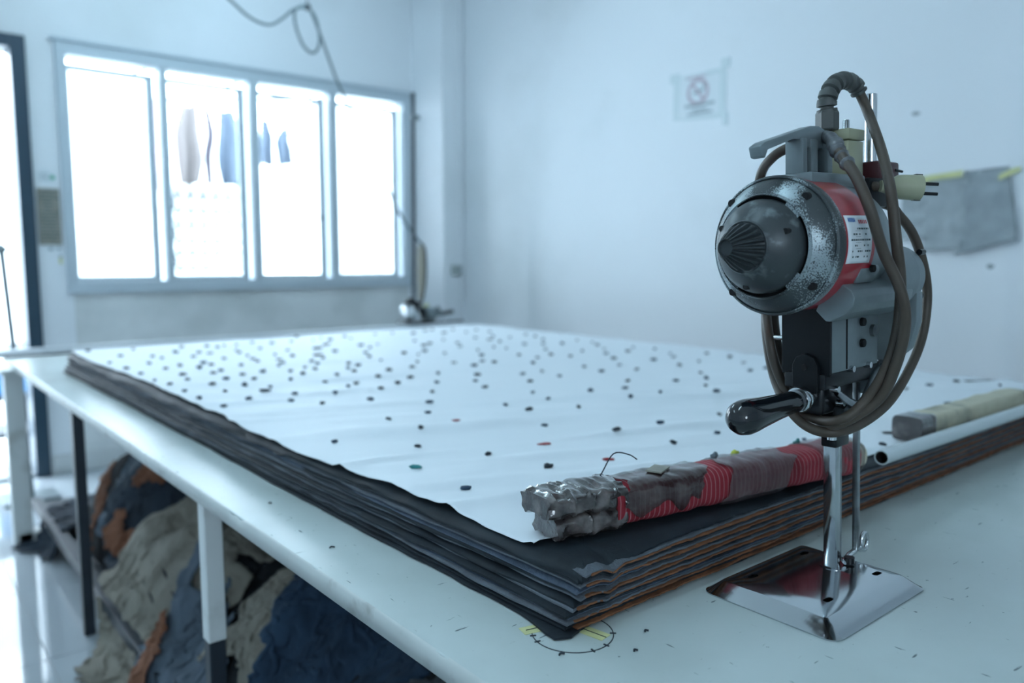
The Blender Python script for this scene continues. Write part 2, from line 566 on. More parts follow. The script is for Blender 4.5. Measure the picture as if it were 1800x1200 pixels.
# window: outer frame, three mullions, four sashes a little smaller than their bays
w = struct(empty('window_1', (WX0, YB, WZ0)), 'four bay white metal window with bright daylight behind', 'window')
W, H = WX1 - WX0, WZ1 - WZ0
MB().box(-0.03, W + 0.03, -0.025, 0.10, -0.03, 0.035, bev=0.004).build('frame_sill', 'window_white', w)
MB().box(-0.03, W + 0.06, -0.025, 0.10, H - 0.045, H + 0.02, bev=0.004).build('frame_head', 'window_white', w)
MB().box(-0.05, W + 0.06, -0.04, 0.0, H + 0.02, H + 0.035, bev=0.002).build('head_bead', 'window_white', w)
MB().box(-0.03, 0.022, -0.025, 0.10, 0.035, H - 0.045, bev=0.004).build('frame_jamb', 'window_white', w)
MB().box(W - 0.038, W + 0.03, -0.025, 0.10, 0.035, H - 0.045, bev=0.004).build('frame_jamb', 'window_white', w)
bays = [(0.022, 0.497), (0.540, 1.030), (1.085, 1.570), (1.625, W - 0.038)]
for k in range(3):
    MB().box(bays[k][1], bays[k + 1][0], -0.02, 0.09, 0.035, H - 0.045, bev=0.003).build('mullion', 'window_white', w)
for k, (a, b) in enumerate(bays):
    zt = H - 0.045 - 0.042
    s = MB()
    r = b - 0.022
    s.box(a, a + 0.014, 0.02, 0.055, 0.036, zt, bev=0.002).box(r - 0.042, r, 0.02, 0.055, 0.036, zt, bev=0.002)
    s.box(a + 0.014, r - 0.042, 0.02, 0.055, 0.036, 0.062, bev=0.002).box(a + 0.014, r - 0.042, 0.02, 0.055, zt - 0.028, zt, bev=0.002)
    so = s.build('sash', 'window_white', w)
    MB().box(a + 0.014, r - 0.042, 0.035, 0.039, 0.062, zt - 0.028).build('pane', 'glass_frosted' if k in (0, 3) else 'glass_clear', so)
    MB().tube([(r - 0.10, 0.04, zt + 0.005), (r - 0.03, 0.03, zt + 0.03)], 0.006, 8).build('stay', 'steel_worn', so)
MB().box(WX1 - WX0 - 0.70, WX1 - WX0 - 0.685, -0.028, -0.02, 0.42, 0.45).build('catch', 'steel_black', w)

# outdoors
struct(MB().box(-4, 7, YB + WT, 9.2, -0.25, -0.12).build('ground_outside', 'outdoor_ground'))
struct(MB().box(-4, 7, 8.6, 8.8, -0.12, 2.6).build('wall_outside', 'outdoor_white'))
scr = empty('breeze_block_screen', (1.90, 6.5, -0.12))
tag(scr, 'pale pierced breeze block screen standing outside the second window pane', 'screen')
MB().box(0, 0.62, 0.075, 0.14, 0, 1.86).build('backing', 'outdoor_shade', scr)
MB().box(0, 0.62, 0.0, 0.075, 0, 1.17, bev=0.004).build('plinth', 'outdoor_white', scr)
for zz in (1.17, 1.385, 1.625, 1.86):
    MB().box(-0.02, 0.64, -0.01, 0.085, zz, zz + 0.035, bev=0.004).build('ledge', 'outdoor_white', scr)
blk = None
for r_ in range(3):
    for c_ in range(6):
        x, z, hh = 0.01 + c_ * 0.10, (1.205, 1.42, 1.66)[r_], 0.19
        if blk is None:
            q = MB()
            q.box(0, 0.008, 0, 0.075, 0, hh).box(0.092, 0.1, 0, 0.075, 0, hh).box(0, 0.1, 0, 0.075, 0, 0.010).box(0, 0.1, 0, 0.075, hh - 0.010, hh)
            for (p_, r_2) in (((0.05, 0.095), 0.43), ((0.05, 0.095), -0.43)):
                q.box(p_[0] - 0.0045, p_[0] + 0.0045, 0.0, 0.03, p_[1] - 0.095, p_[1] + 0.095, rot=Matrix.Rotation(r_2, 3, 'Y'))
            q.box(0.008, 0.092, 0, 0.03, 0.090, 0.100)
            blk = q.build('breeze_block', 'outdoor_white', scr, loc=(x, 0, z)).data
        else:
            link('breeze_block', blk, None, scr, loc=(x, 0, z))


def garment(name, label, cat, x, z0, z1, wid, m_, y, seed, mid=0.72, grp='laundry hung outside the window'):
    n, k = 16, 9
    P = np.zeros((n, k, 3))
    for i in range(n):
        t = i / (n - 1)
        hw = wid / 2 * (0.55 + 0.45 * math.sin(min(1, t * 1.6) * PI / 2)) * (1.0 if t < mid else 1 - 0.25 * (t - mid) / (1 - mid))
        for j in range(k):
            s = j / (k - 1) * 2 - 1
            P[i, j] = (s * hw + 0.02 * float(vnoise(t * 3, seed)), 0.035 * math.sin(s * 5 + seed + t) * (0.3 + t), (z1 - z0) * (1 - t) + 0.015 * float(vnoise(s * 2, t, seed=seed)))
    o = grid_mesh(name, P, m_, solid=0.004)
    o.location = (x, y, z0)
    tag(o, label, cat, grp)


garment('hanging_shirt', 'tan shirt hanging outside above the breeze blocks, leftmost seen', 'shirt', 2.02, 1.77, 2.36, 0.20, 'garment_tan', 6.35, 1)
garment('hanging_shirt', 'plum shirt hanging outside between tan and blue shirts', 'shirt', 2.17, 1.78, 2.36, 0.08, 'garment_plum', 6.35, 2)
garment('hanging_shirt', 'large blue grey shirt hanging outside in the second pane', 'shirt', 2.33, 1.77, 2.36, 0.22, 'garment_blue', 6.35, 3)
garment('hanging_towel', 'red cloth strip hanging outside between first and second pane', 'cloth', 1.74, 1.7, 2.36, 0.16, 'garment_red', 6.32, 4)
garment('hanging_cloth', 'grey blue cloth hanging outside in the third pane', 'cloth', 2.83, 1.98, 2.28, 0.12, 'garment_blue', 6.45, 5, mid=0.5)
garment('hanging_cloth', 'small grey cloth hanging beside the third pane mullion', 'cloth', 2.67, 1.98, 2.34, 0.10, 'garment_blue', 6.45, 6)
o = MB().tube([(1.2, 6.35, 2.365), (3.6, 6.35, 2.365)], 0.003, 6).build('clothes_line', 'outdoor_white')
tag(o, 'thin white clothes line outside the window holding the shirts', 'line')
lp = empty('laundry_pole', (2.83, 6.5, -0.12))
tag(lp, 'thin outdoor laundry post with crossbar seen through third pane', 'pole')
MB().tube([(0, 0, 0), (0, 0, 2.42)], 0.006, 8).build('post', 'steel_worn', lp)
MB().tube([(-1.1, -0.1, 2.50), (0.5, 0.0, 2.72)], 0.012, 8).build('crossbar', 'outdoor_shade', lp)
MB().tube([(0.0, 0, 2.38), (0.38, 0, 2.72)], 0.016, 8).build('arm', 'outdoor_shade', lp)

# small trolley seen through the doorway behind the white table leg
tr = empty('metal_trolley', (0.36, 5.6, -0.12))
tag(tr, 'dark metal trolley outside the doorway, behind the white table leg', 'trolley')
for (sx, sy) in ((0, 0), (0.42, 0), (0, 0.35), (0.42, 0.35)):
    MB().tube([(sx, sy, 0), (sx, sy, 0.78)], 0.014, 8).build('upright', 'steel_dark', tr)
for zz in (0.22, 0.45, 0.74):
    q = MB()
    q.box(-0.02, 0.44, -0.02, 0.37, zz, zz + 0.03, bev=0.004)
    q.build('shelf', 'steel_dark', tr)
q = MB()
q.box(0.56, 0.74, 5.58, 5.78, 0.36, 0.53, bev=0.03, seg=3)
bo = q.build('blue_bag', 'bag_blue', smooth=40)
tag(bo, 'blue plastic bag on the trolley outside the doorway', 'bag')

# metal pole leaning in the doorway
pl = empty('leaning_stand', (0.55, 4.45, 0))
tag(pl, 'grey metal stand pole in front of the bright doorway', 'pole')
MB().tube([(0.03, 0, 0), (-0.03, 0, 1.24)], 0.014, 10).build('pole_shaft', 'cast_grey', pl)
MB().tube([(-0.045, 0, 1.22), (-0.015, 0, 1.25)], 0.02, 8).tube([(-0.035, 0, 1.24), (-0.045, 0, 1.33)], 0.006, 8).build('pole_head', 'cast_grey', pl)
MB().box(-0.10, 0.14, -0.10, 0.10, 0, 0.02, bev=0.005).build('foot', 'cast_grey', pl)

# ceiling lamps out of view: two added as fill, one inferred from metal glints
for k, (lx, ly) in enumerate(((1.5, 3.7), (-1.3, 2.6), (0.1, 0.9))):
    f = empty('unseen_tube_lamp', (lx, ly, ZC))
    tag(f, ['added fill tube lamp on the ceiling above the table', 'added fill tube lamp on the ceiling by the left wall', 'fluorescent tube lamp on the ceiling above the camera'][k], 'lamp', 'ceiling tube lamps')
    MB().box(-0.62, 0.62, -0.04, 0.04, -0.05, 0, bev=0.006).build('housing', 'paint_white', f)
    if 'tube_glow' not in MATS:
        emitter('tube_glow', (0.58, 0.84, 1.0), LAMP)
    MB().tube([(-0.6, 0, -0.075), (0.6, 0, -0.075)], 0.018, 10).build('tube', 'tube_glow', f)
    for sx in (-0.6, 0.6):
        MB().box(sx - 0.015, sx + 0.015, -0.02, 0.02, -0.10, -0.05).build('lamp_holder', 'paint_white', f)

# things on the back wall beside the door
pq = empty('notice_board', (0.748, YB, 1.268))
tag(pq, 'narrow grey brown notice plaque on the wall beside the door', 'sign')
MB().box(0, 0.108, -0.010, 0.0, 0, 0.303, bev=0.004).build('board', 'plaque_brown', pq)
rows = MB()
random.seed(4)
for r_ in range(15):
    z = 0.283 - r_ * 0.0185
    x = 0.012 if r_ not in (3, 4, 5) else 0.03
    while x < (0.09 if r_ not in (3, 4, 5) else 0.07):
        wd = random.uniform(0.008, 0.02)
        rows.box(x, x + wd, -0.0112, -0.0098, z, z + 0.007)
        x += wd + 0.004
rows.build('lettering', 'print_dark', pq)
st = empty('wall_sticker', (0.75, YB, 1.60))
tag(st, 'white house shaped sticker with green dot above the notice plaque', 'sticker')
MB().prism([(0, 0), (0.085, 0), (0.085, 0.05), (0.043, 0.08), (0, 0.05)], 'y', -0.002, 0).build('sheet', 'label_white', st)
MB().lathe([(-0.004, 0.0), (-0.004, 0.012), (-0.001, 0.012)], 'y', (0.078, 0, 0.03), 16).build('dot', 'sticker_green', st)
q = MB()
for k in range(3):
    q.box(0.02, 0.062, -0.003, -0.001, 0.045 - k * 0.014, 0.049 - k * 0.014)
q.build('lettering', 'sign_grey', st)
st = empty('wall_sticker', (0.772, YB, 1.236))
tag(st, 'small white label strip just under the notice plaque', 'sticker')
MB().box(0, 0.085, -0.002, 0, 0, 0.022).build('sheet', 'label_white', st)
MB().box(0.02, 0.038, -0.003, -0.001, 0.003, 0.018).build('printed_mark', 'sign_grey', st)
MB().box(0.06, 0.075, -0.003, -0.001, 0.006, 0.018).build('printed_mark', 'sign_grey', st)
st = empty('wall_sticker', (0.838, YB, 1.165))
tag(st, 'tiny yellow sticker below the notice plaque', 'sticker')
MB().box(0, 0.014, -0.002, 0, 0, 0.032).build('sheet', 'tape_yellow', st)
MB().box(0, 0.014, -0.003, 0, 0.034, 0.046).build('header', 'sign_grey', st)

# socket on the pillar
sk = empty('wall_socket', (3.19, 4.52, 1.075))
tag(sk, 'small grey double socket on the corner pillar', 'socket')
MB().box(0, 0.085, -0.018, 0, 0, 0.075, bev=0.005).build('face_plate', 'switch_plastic', sk)
MB().box(0.012, 0.036, -0.021, -0.017, 0.02, 0.055, bev=0.001).build('switch_key', 'newsprint_dark', sk)
MB().box(0.049, 0.073, -0.021, -0.017, 0.02, 0.055, bev=0.001).build('switch_key', 'newsprint_dark', sk)
cd_ = MB()
cd_.tube([(3.275, 4.512, 0.9), (3.275, 4.512, ZC)], 0.012, 10)
tag(cd_.build('conduit', 'wall_paint', smooth=60), 'white painted conduit running up the corner pillar', 'pipe')

# no smoking notice in a plastic sleeve on the right wall (built in the (y, z) plane, facing -x)
ns = empty('no_smoking_sign', (XR, 2.655, 1.895))
tag(ns, 'no smoking notice in a clear plastic sleeve on the right wall', 'sign')
MB().prism([(0.02, 0.01), (-0.30, -0.015), (-0.30, 0.225), (0.02, 0.225)], 'x', -0.003, 0).build('plastic_sleeve', 'sleeve_plastic', ns)
MB().box(-0.0042, -0.003, -0.265, -0.02, 0.015, 0.215).build('sheet', 'label_white', ns)
cy_, cz_, R_ = -0.135, 0.135, 0.058
pts = [(cy_ + R_ * math.cos(t * PI / 24), cz_ + R_ * math.sin(t * PI / 24)) for t in range(48)]
q = MB()
q.tube([(-0.0045, a, b) for a, b in pts], 0.009, 6, closed=True, flat=1.0)
for v in q.bm.verts:
    v.co.x = -0.0045 + (v.co.x + 0.0045) * 0.08
q.box(-0.0055, -0.0043, cy_ - 0.055, cy_ + 0.055, cz_ - 0.007, cz_ + 0.007, rot=Matrix.Rotation(math.radians(50), 3, 'X'))
q.build('prohibition_ring', 'sign_red', ns)
q = MB()
q.box(-0.0050, -0.0042, cy_ - 0.035, cy_ + 0.03, cz_ - 0.006, cz_ + 0.006, rot=Matrix.Rotation(math.radians(-12), 3, 'X'))
q.tube([(-0.0048, cy_ - 0.035 - 0.004 * math.sin(t), cz_ + 0.012 + t * 0.006) for t in range(5)], 0.004, 6)
for v in q.bm.verts:
    v.co.x = -0.0048 + (v.co.x + 0.0048) * 0.15
q.build('cigarette_symbol', 'sign_grey', ns)
q = MB()
random.seed(9)
for zz, a, b, hh in ((0.062, -0.055, -0.235, 0.014), (0.040, -0.10, -0.195, 0.010), (0.022, -0.075, -0.215, 0.012)):
    y = a
    while y > b:
        wd = random.uniform(0.006, 0.012)
        q.box(-0.0052, -0.0042, y - wd, y, zz + random.uniform(0, 0.002), zz + hh)
        y -= wd + 0.003
q.build('lettering', 'sign_grey', ns)
MB().box(-0.0046, -0.0042, -0.20, -0.06, 0.203, 0.212).build('header', 'sign_red', ns)
for n_, (ya, za, yb, zb) in enumerate(((0.045, 0.20, -0.015, 0.245), (-0.27, 0.225, -0.32, 0.27), (-0.285, -0.05, -0.315, 0.01), (-0.18, 0.205, -0.285, 0.228))):
    MB().box(-0.0052, -0.0004, min(ya, yb), max(ya, yb), min(za, zb), max(za, zb)).build('sticky_tape', 'sleeve_plastic', ns)


# grey sheets taped to the right wall
def wall_sheet(label, pts, m_, seed):
    """pts: four corners (y, z): top-left, top-right, bottom-right, bottom-left as seen in the room"""
    n = 22
    P = np.zeros((n, n, 3))
    A = np.array(pts)
    for i in range(n):
        for j in range(n):
            u, v = j / (n - 1), i / (n - 1)
            p = (A[0] * (1 - u) + A[1] * u) * (1 - v) + (A[3] * (1 - u) + A[2] * u) * v
            crease = 0.006 * (abs((v * 3) % 1 - 0.5) * 2) + 0.006 * abs(float(fbm(u * 3, v * 3, seed, 3)))
            P[i, j] = (XR - 0.003 - crease * min(1, 4 * v + 0.2) - 0.014 * v ** 3, p[0], p[1])
    o = grid_mesh('taped_sheet', P, m_, solid=0.0008)
    tag(o, label, 'paper', 'grey sheets on the right wall')


wall_sheet('grey paper sheet half hidden behind the machine plug, leftmost of three', [(1.475, 1.492), (1.375, 1.495), (1.372, 1.275), (1.485, 1.268)], 'newsprint', 1)
wall_sheet('middle grey paper sheet on the right wall under the long yellow tape', [(1.395, 1.502), (1.235, 1.512), (1.240, 1.232), (1.385, 1.220)], 'newsprint', 2)
wall_sheet('darker creased grey paper sheet, rightmost on the right wall', [(1.247, 1.527), (1.095, 1.535), (1.048, 1.262), (1.262, 1.205)], 'newsprint_dark', 3)
o = MB().prism([(1.415, 1.495), (1.385, 1.490), (1.375, 1.500), (1.252, 1.508), (1.252, 1.532), (1.415, 1.518)], 'x', XR - 0.0155, XR - 0.0140).build('yellow_tape', 'tape_yellow')
tag(o, 'long yellow tape strip holding the middle grey sheet', 'tape')
o = MB().prism([(1.125, 1.483), (1.055, 1.512), (1.055, 1.528), (1.085, 1.522), (1.125, 1.503)], 'x', XR - 0.0155, XR - 0.0140).build('yellow_tape', 'tape_yellow')
tag(o, 'short slanted yellow tape on the rightmost grey sheet', 'tape')

q = MB()
random.seed(3)
q.prism([(1.141 + 0.016 * random.uniform(0.6, 1.1) * math.cos(t * PI / 6), 1.163 + 0.011 * random.uniform(0.6, 1.1) * math.sin(t * PI / 6)) for t in range(12)], 'x', XR - 0.0008, XR)
tag(q.build('wall_smudge', 'newsprint_dark'), 'small grey smudge on the right wall below the taped sheets', 'smudge')
q = MB()
q.prism([(1.446 + 0.020 * random.uniform(0.6, 1.1) * math.cos(t * PI / 6), 1.772 + 0.009 * random.uniform(0.6, 1.1) * math.sin(t * PI / 6)) for t in range(12)], 'x', XR - 0.0008, XR)
tag(q.build('wall_smudge', 'newsprint'), 'faint grey smudge on the right wall above the taped sheets', 'smudge')

# ---------------------------------------------------------------- cutting table
TX0, TX1, TY0, TY1 = 0.45, 2.75, -0.95, 4.02
tb = empty('cutting_table', (TX0, TY1, 0))
tag(tb, 'long cream topped cutting table carrying the white marker sheet', 'table')


def tpart(mb, name, m_, smooth=None):
    mb.bm.transform(Matrix.Translation((-TX0, -TY1, 0)))
    return mb.build(name, m_, tb, smooth)


# the two boards of the top meet beside the machine
q = MB()
q.box(TX0, TX1, 0.2152, TY1, T - 0.024, T, bev=0.0025)
tpart(q, 'top_board', 'table_top')
q = MB()
q.box(TX0, TX1, TY0, 0.2142, T - 0.024, T, bev=0.0025)
tpart(q, 'top_board', 'table_top')
# chipped edge band along the long side
n = 260
P = np.zeros((n, 4, 3))
ys = np.linspace(TY0, TY1, n)
chip = np.clip(fbm(ys * 40, 0, seed=5) - 0.55, 0, 1) * 0.004
for i in range(n):
    P[i] = [(TX0 + 0.002 + chip[i] * 2, ys[i], T + 0.0006 - chip[i]), (TX0 - 0.002, ys[i], T - 0.001 - chip[i] * 1.5), (TX0 - 0.002, ys[i], T - 0.026), (TX0 + 0.003, ys[i], T - 0.026)]
o = grid_mesh('edge_band', P - np.array([TX0, TY1, 0]), 'table_edge', tb, smooth=30)
LEG = 0.032
for (lx, ly, mm) in ((0.468, 2.70, 'steel_dark'), (0.49, 0.25, 'steel_dark'), (2.66, 2.70, 'steel_dark'), (2.66, 1.48, 'steel_dark'), (2.66, 3.85, 'steel_dark'), (2.66, 0.25, 'steel_dark'), (1.55, 3.88, 'steel_dark'), (1.6, 1.48, 'steel_dark')):
    q = MB()
    q.box(lx, lx + LEG, ly - LEG / 2, ly + LEG / 2, 0, T - 0.024, bev=0.002, seg=1)
    tpart(q, 'leg', mm)
q = MB()   # leg with white painted upper half
q.box(0.47, 0.47 + LEG, 1.50 - LEG / 2, 1.50 + LEG / 2, 0, T - 0.024, bev=0.002, seg=1)
lg = tpart(q, 'leg', 'steel_dark')
q = MB()
q.box(0.4685, 0.5035, 1.4825, 1.5175, 0.45, T - 0.024, bev=0.002, seg=1)
q.bm.transform(Matrix.Translation((-TX0, -TY1, 0)))
q.build('painted_sleeve', 'paint_white', lg)
q = MB()   # white end leg with a foot
q.box(0.415, 0.485, 3.74, 3.80, 0.0, T - 0.03, bev=0.003)
q.box(0.43, 0.60, 3.74, 3.80, 0.0, 0.05, bev=0.003)
q.box(0.40, 0.50, 3.70, 3.84, T - 0.045, T - 0.024, bev=0.003)
tpart(q, 'end_leg', 'paint_white')
q = MB()
q.box(0.515, 0.555, 0.1, 4.0, 0.085, 0.125, bev=0.002).box(0.555, 2.66, 0.1, 4.0, 0.085, 0.098)
tpart(q, 'lower_shelf', 'steel_dark')
for yy in (3.85, 2.70, 1.48):
    q = MB()
    q.box(0.5, 2.7, yy - 0.015, yy + 0.015, T - 0.06, T - 0.024)
    tpart(q, 'cross_bar', 'steel_dark')

# aluminium track of the end cutter along the far edge
tk = empty('cutter_track', (0.40, 3.99, T))
tag(tk, 'long bright aluminium cutter track along the far table edge', 'rail')
MB().box(0, 2.50, -0.05, 0.03, 0.0, 0.012, bev=0.002).build('base_strip', 'aluminium', tk)
MB().box(0, 2.50, -0.012, 0.012, 0.012, 0.030, bev=0.003).build('raised_rail', 'aluminium', tk)
MB().box(0.0, 2.50, -0.062, -0.052, 0.0, 0.008).build('black_lip', 'steel_black', tk)

# pencil circle, yellow tape marks and small marks on the table top
q = MB()
q.tube([(0.592 + 0.046 * math.cos(t * PI / 32), 0.607 + 0.046 * math.sin(t * PI / 32), T + 0.0002) for t in range(64)], 0.0007, 4, closed=True)
for an in (150, 168, 255, 280, 318):
    a_ = math.radians(an)
    q.tube([(0.592 + r_ * math.cos(a_), 0.607 + r_ * math.sin(a_), T + 0.0003) for r_ in (0.042, 0.049)], 0.0011, 4)
tag(q.build('pencil_circle', 'ink'), 'circle drawn on the table top under the stack corner', 'drawing')


def tape_mark(label, p, q_, wd):
    a, b = Vector((*p, 0)), Vector((*q_, 0))
    t = (b - a).normalized()
    nn = Vector((-t.y, t.x, 0)) * wd / 2
    o = empty('yellow_tape', (0, 0, T))
    tag(o, label, 'tape')
    mb = MB()
    mb.prism([tuple((a + nn).xy), tuple((b + nn).xy), tuple((b - nn).xy), tuple((a - nn).xy)], 'z', 0.0002, 0.0008)
    mb.build('strip', 'tape_yellow', o)
    mb = MB()
    mb.tube([a.lerp(b, 0.1) + Vector((0, 0, 0.0009)), b + Vector((0, 0, 0.0009))], 0.0006, 4)
    mb.build('pencil_line', 'ink', o)


tape_mark('yellow tape mark at the stack corner, on the left', (0.549, 0.645), (0.600, 0.632), 0.017)
tape_mark('yellow tape mark at the stack corner, on the right', (0.604, 0.620), (0.612, 0.574), 0.018)
random.seed(21)
for k, (x, y) in enumerate(((0.545, 0.578), (0.612, 0.533), (0.50, 1.02), (0.655, 0.555), (0.515, 1.28))):
    q = MB()
    pts = [(x + random.uniform(-0.001, 0.001), y + 0.0, T + 0.0012), (x + 0.003, y + 0.002, T + 0.0016), (x + 0.005 + random.uniform(-0.002, 0.003), y - 0.001, T + 0.001)]
    q.tube(catmull(pts, 3), 0.0011, 5)
    tag(q.build('thread_scrap', 'lint_dark'), 'tiny black thread scrap lying on the bare table top', 'thread', 'thread scraps on the table')

# ---------------------------------------------------------------- stack of fabric plies
SX1, SY0, SY1 = 2.50, 0.605, 3.29          # right end, front edge, far edge
SEQ = (['black'] + ['slate', 'rust', 'black'] + ['slate', 'rust', 'blue', 'black'] + ['slate', 'rust', 'black'] + ['slate', 'rust', 'black', 'blue']
       + ['slate', 'rust', 'black'] + ['rust', 'black'])
NP = len(SEQ)
THK = {'black': 0.0046, 'slate': 0.0040, 'rust': 0.0038, 'blue': 0.0022}
SCL = 0.0745 / sum(THK[s_] for s_ in SEQ)
THS = [THK[s_] * SCL for s_ in SEQ]
ZB = [sum(THS[i_ + 1:]) for i_ in range(NP)]      # height of the underside of each ply above the table
ZTOP = T + sum(THS)
nL, nF, nR = 190, 330, 14


def skew(y):
    return 0.022 * (1 - (y - SY0) / (SY1 - SY0))      # the stack is turned a little on the table


def make_ply(i):
    """i = 0 on top; each ply is a sheet with its own ragged edge"""
    kind = SEQ[i]
    t = 1 - i / (NP - 1)                    # 1 on top, 0 at the bottom
    lev = NP - 1 - i
    TH = THS[i]
    rng = np.random.RandomState(100 + i)
    ph = rng.rand() * 50
    # perimeter: left side (far -> near), front (left -> right), right, back
    yl = np.linspace(SY1, SY0, nL)
    s = np.linspace(0, 1, nF)
    xf = (0.555 + skew(SY0)) + (SX1 - 0.555 - skew(SY0)) * s ** 1.5
    group = (i + 3) // 5
    inset_l = {'rust': 0.018, 'black': 0.0, 'slate': 0.003, 'blue': 0.004}[kind]
    xl = 0.553 + skew(yl) + 0.027 * t + inset_l + 0.0030 * vnoise(yl * 5, ph) + 0.0020 * vnoise(yl * 23, ph + 3) + 0.004 * vnoise(yl * 1.7, group * 3.1)
    xl = xl - 0.004 * (group % 2)
    xf = xl[-1] + (SX1 - xl[-1]) * s ** 1.5
    yf = SY0 - 0.004 * t + 0.0022 * vnoise(xf * 9, ph + 7) + 0.0012 * vnoise(xf * 60, ph + 9) + 0.0010 * vnoise(xf * 200, ph + 9) + {'rust': -0.002, 'black': 0.002, 'slate': -0.0005, 'blue': 0.001}[kind]
    if i == NP - 1:
        xl = xl - 0.014 * np.exp(-((yl - SY0) / 0.05) ** 2)
        yf = yf - 0.010 * np.exp(-((xf - 0.575) / 0.03) ** 2)
    left = np.stack([xl, yl], 1)
    front = np.stack([xf, yf], 1)
    front[0] = (xl[-1] + 0.003, yf[0])
    yr = np.linspace(SY0, SY1, nR)[1:]
    right = np.stack([np.full(nR - 1, SX1) + 0.003 * vnoise(yr * 4, ph), yr], 1)
    xb = np.linspace(SX1, xl[0], nR)[1:-1]
    back = np.stack([xb, np.full(nR - 2, SY1) + 0.003 * vnoise(xb * 4, ph)], 1)
    ring = np.concatenate([left, front[1:], right, back])
    M_ = len(ring)

    def height(x, y, inn):
        # shared undulation of the pile, stronger higher up; a dip where the corner buckles
        c = t * (-0.0075 * np.exp(-((x - (0.655 - 0.02 * (1 - t))) / 0.011) ** 2) + 0.0030 * np.exp(-((x - 0.618) / 0.022) ** 2)) * np.exp(-np.maximum(0, y - SY0) / 0.02)
        c = c + t * 0.0030 * vnoise(x * 4, y * 2.2, seed=3) + t * 0.0012 * vnoise(x * 14, y * 7, seed=4)
        own = 0.0007 * vnoise(x * 30, y * 30, seed=200 + i)
        sag = -0.0045 * t * np.exp(-np.minimum(np.maximum(x - 0.58, 0), np.maximum(y - SY0, 0)) / 0.012)
        return T + 0.0006 + ZB[i] * (1 + 0.02 * np.sin(y * 2)) + c * 0.9 + own + sag

    cen = np.array([1.5, 1.9])
    offs = [0.0, 0.004, 0.016, 0.05, 0.12, 0.15]
    rows = []
    nx = np.zeros((M_, 2))
    nx[:nL] = (1, 0)
    nx[nL:nL + nF - 1] = (0, 1)
    nx[nL + nF - 1:nL + nF - 1 + nR - 1] = (-1, 0)
    nx[nL + nF - 1 + nR - 1:] = (0, -1)
    droop = np.zeros(M_)
    if i == 0:      # the top black ply lolls over the left side
        droop[:nL] = 0.013 + 0.007 * vnoise(yl * 6, 3) + 0.004 * vnoise(yl * 15, 5)
    elif kind in ('black', 'slate', 'blue'):
        droop[:nL] = np.maximum(0, 0.0030 + 0.0035 * vnoise(yl * 4, ph + 20))
    if kind == 'slate':
        droop[:nL] = 0.0042 + 0.0016 * vnoise(yl * 4, ph + 20)
    droop[nL:nL + 60] = np.linspace(droop[nL - 1], 0, 60)
    if i == 0:
        ring = ring.copy()
        ring[:nL, 0] -= 0.010 * np.clip((yl - SY0) / 0.10, 0, 1)
    fall = [1.0, 0.75, 0.28, 0.02, 0, 0]
    for k, of in enumerate(offs):
        p = ring + nx * of
        # mitre the corners so that the offset rows never cross
        p[:nL, 1] = np.clip(p[:nL, 1], yf[0] + of, SY1 - of)
        p[nL:, 0] = np.clip(p[nL:, 0], ring[nL - 1, 0] + of, SX1 + 0.004 - of)
        p[nL + nF - 1:, 1] = np.clip(p[nL + nF - 1:, 1], SY0 + of, SY1 + 0.004 - of)
        z = height(p[:, 0], p[:, 1], of) - droop * fall[k]
        if i == 0:
            p[:nL, 0] += 0
        z = np.maximum(z, T + 0.0006 + lev * 0.0004)
        rows.append(np.stack([p[:, 0], p[:, 1], z + TH * (0.80, 0.93, 1, 1, 1, -1.2 if i == 0 else 0.5)[k]], 1))
    # lower side of the edge
    low = []
    for k in (0, 1, 2):
        q_ = rows[k].copy()
        q_[:, 2] = np.maximum(q_[:, 2] - TH * (0.62, 0.86, 0.94)[k], T + 0.0003)
        low.append(q_)
    allrows = low[::-1] + rows
    V = np.concatenate(allrows)
    R_ = len(allrows)
    a = np.arange(M_)
    b = (a + 1) % M_
    F = []
    for k in range(R_ - 1):
        F.append(np.stack([k * M_ + a, k * M_ + b, (k + 1) * M_ + b, (k + 1) * M_ + a], 1))
    F = np.concatenate(F).tolist()
    F.append(list(range((R_ - 1) * M_, R_ * M_)))
    V = V - np.array([0.6, SY0, T])
    me = bpy.data.meshes.new('fabric_ply')
    me.from_pydata(V.tolist(), [], F)
    me.polygons.foreach_set('use_smooth', [True] * len(me.polygons))
    me.set_sharp_from_angle(angle=math.radians(60))
    o = link('fabric_ply', me, 'ply_' + kind, loc=(0.6, SY0, T))
    word = {'black': 'black', 'slate': 'slate grey', 'rust': 'rust brown', 'blue': 'navy blue'}[kind]
    tag(o, word + ' fabric ply, ' + (ORD[i] if i < NP - 1 else 'lowest') + (' from the top of the cut stack' if 0 < i < NP - 1 else ' of the cut stack on the table'), 'fabric', 'plies of the fabric stack')


for i in range(NP):
    make_ply(i)

# white marker sheet on top
nx_, ny_ = 130, 200
u = np.linspace(0, 1, nx_)
v = np.linspace(0, 1, ny_) ** 1.35
YP1 = SY1 - 0.012


def paper_z(x, y):
    z = 0.0068 * fbm(x * 2.2, y * 9 + x * 2.5, seed=31, octv=3) * np.clip(1.4 - y * 0.3, 0.5, 1)
    rid = 1 - np.abs(vnoise(x * 1.1 + 3, y * 6.5 + x * 1.7, seed=33))
    z = z + 0.0085 * np.clip(rid - 0.80, 0, 1) * 5 * np.clip(1.5 - y * 0.4, 0.4, 1) * 0.7
    z = z + 0.0009 * fbm(x * 14, y * 22, seed=35, octv=2)
    z = np.maximum(z, -0.0016 + 0.15 * z)
    return ZTOP + 0.0046 + z + 0.003 * vnoise(x * 4, y * 2.2, seed=3)


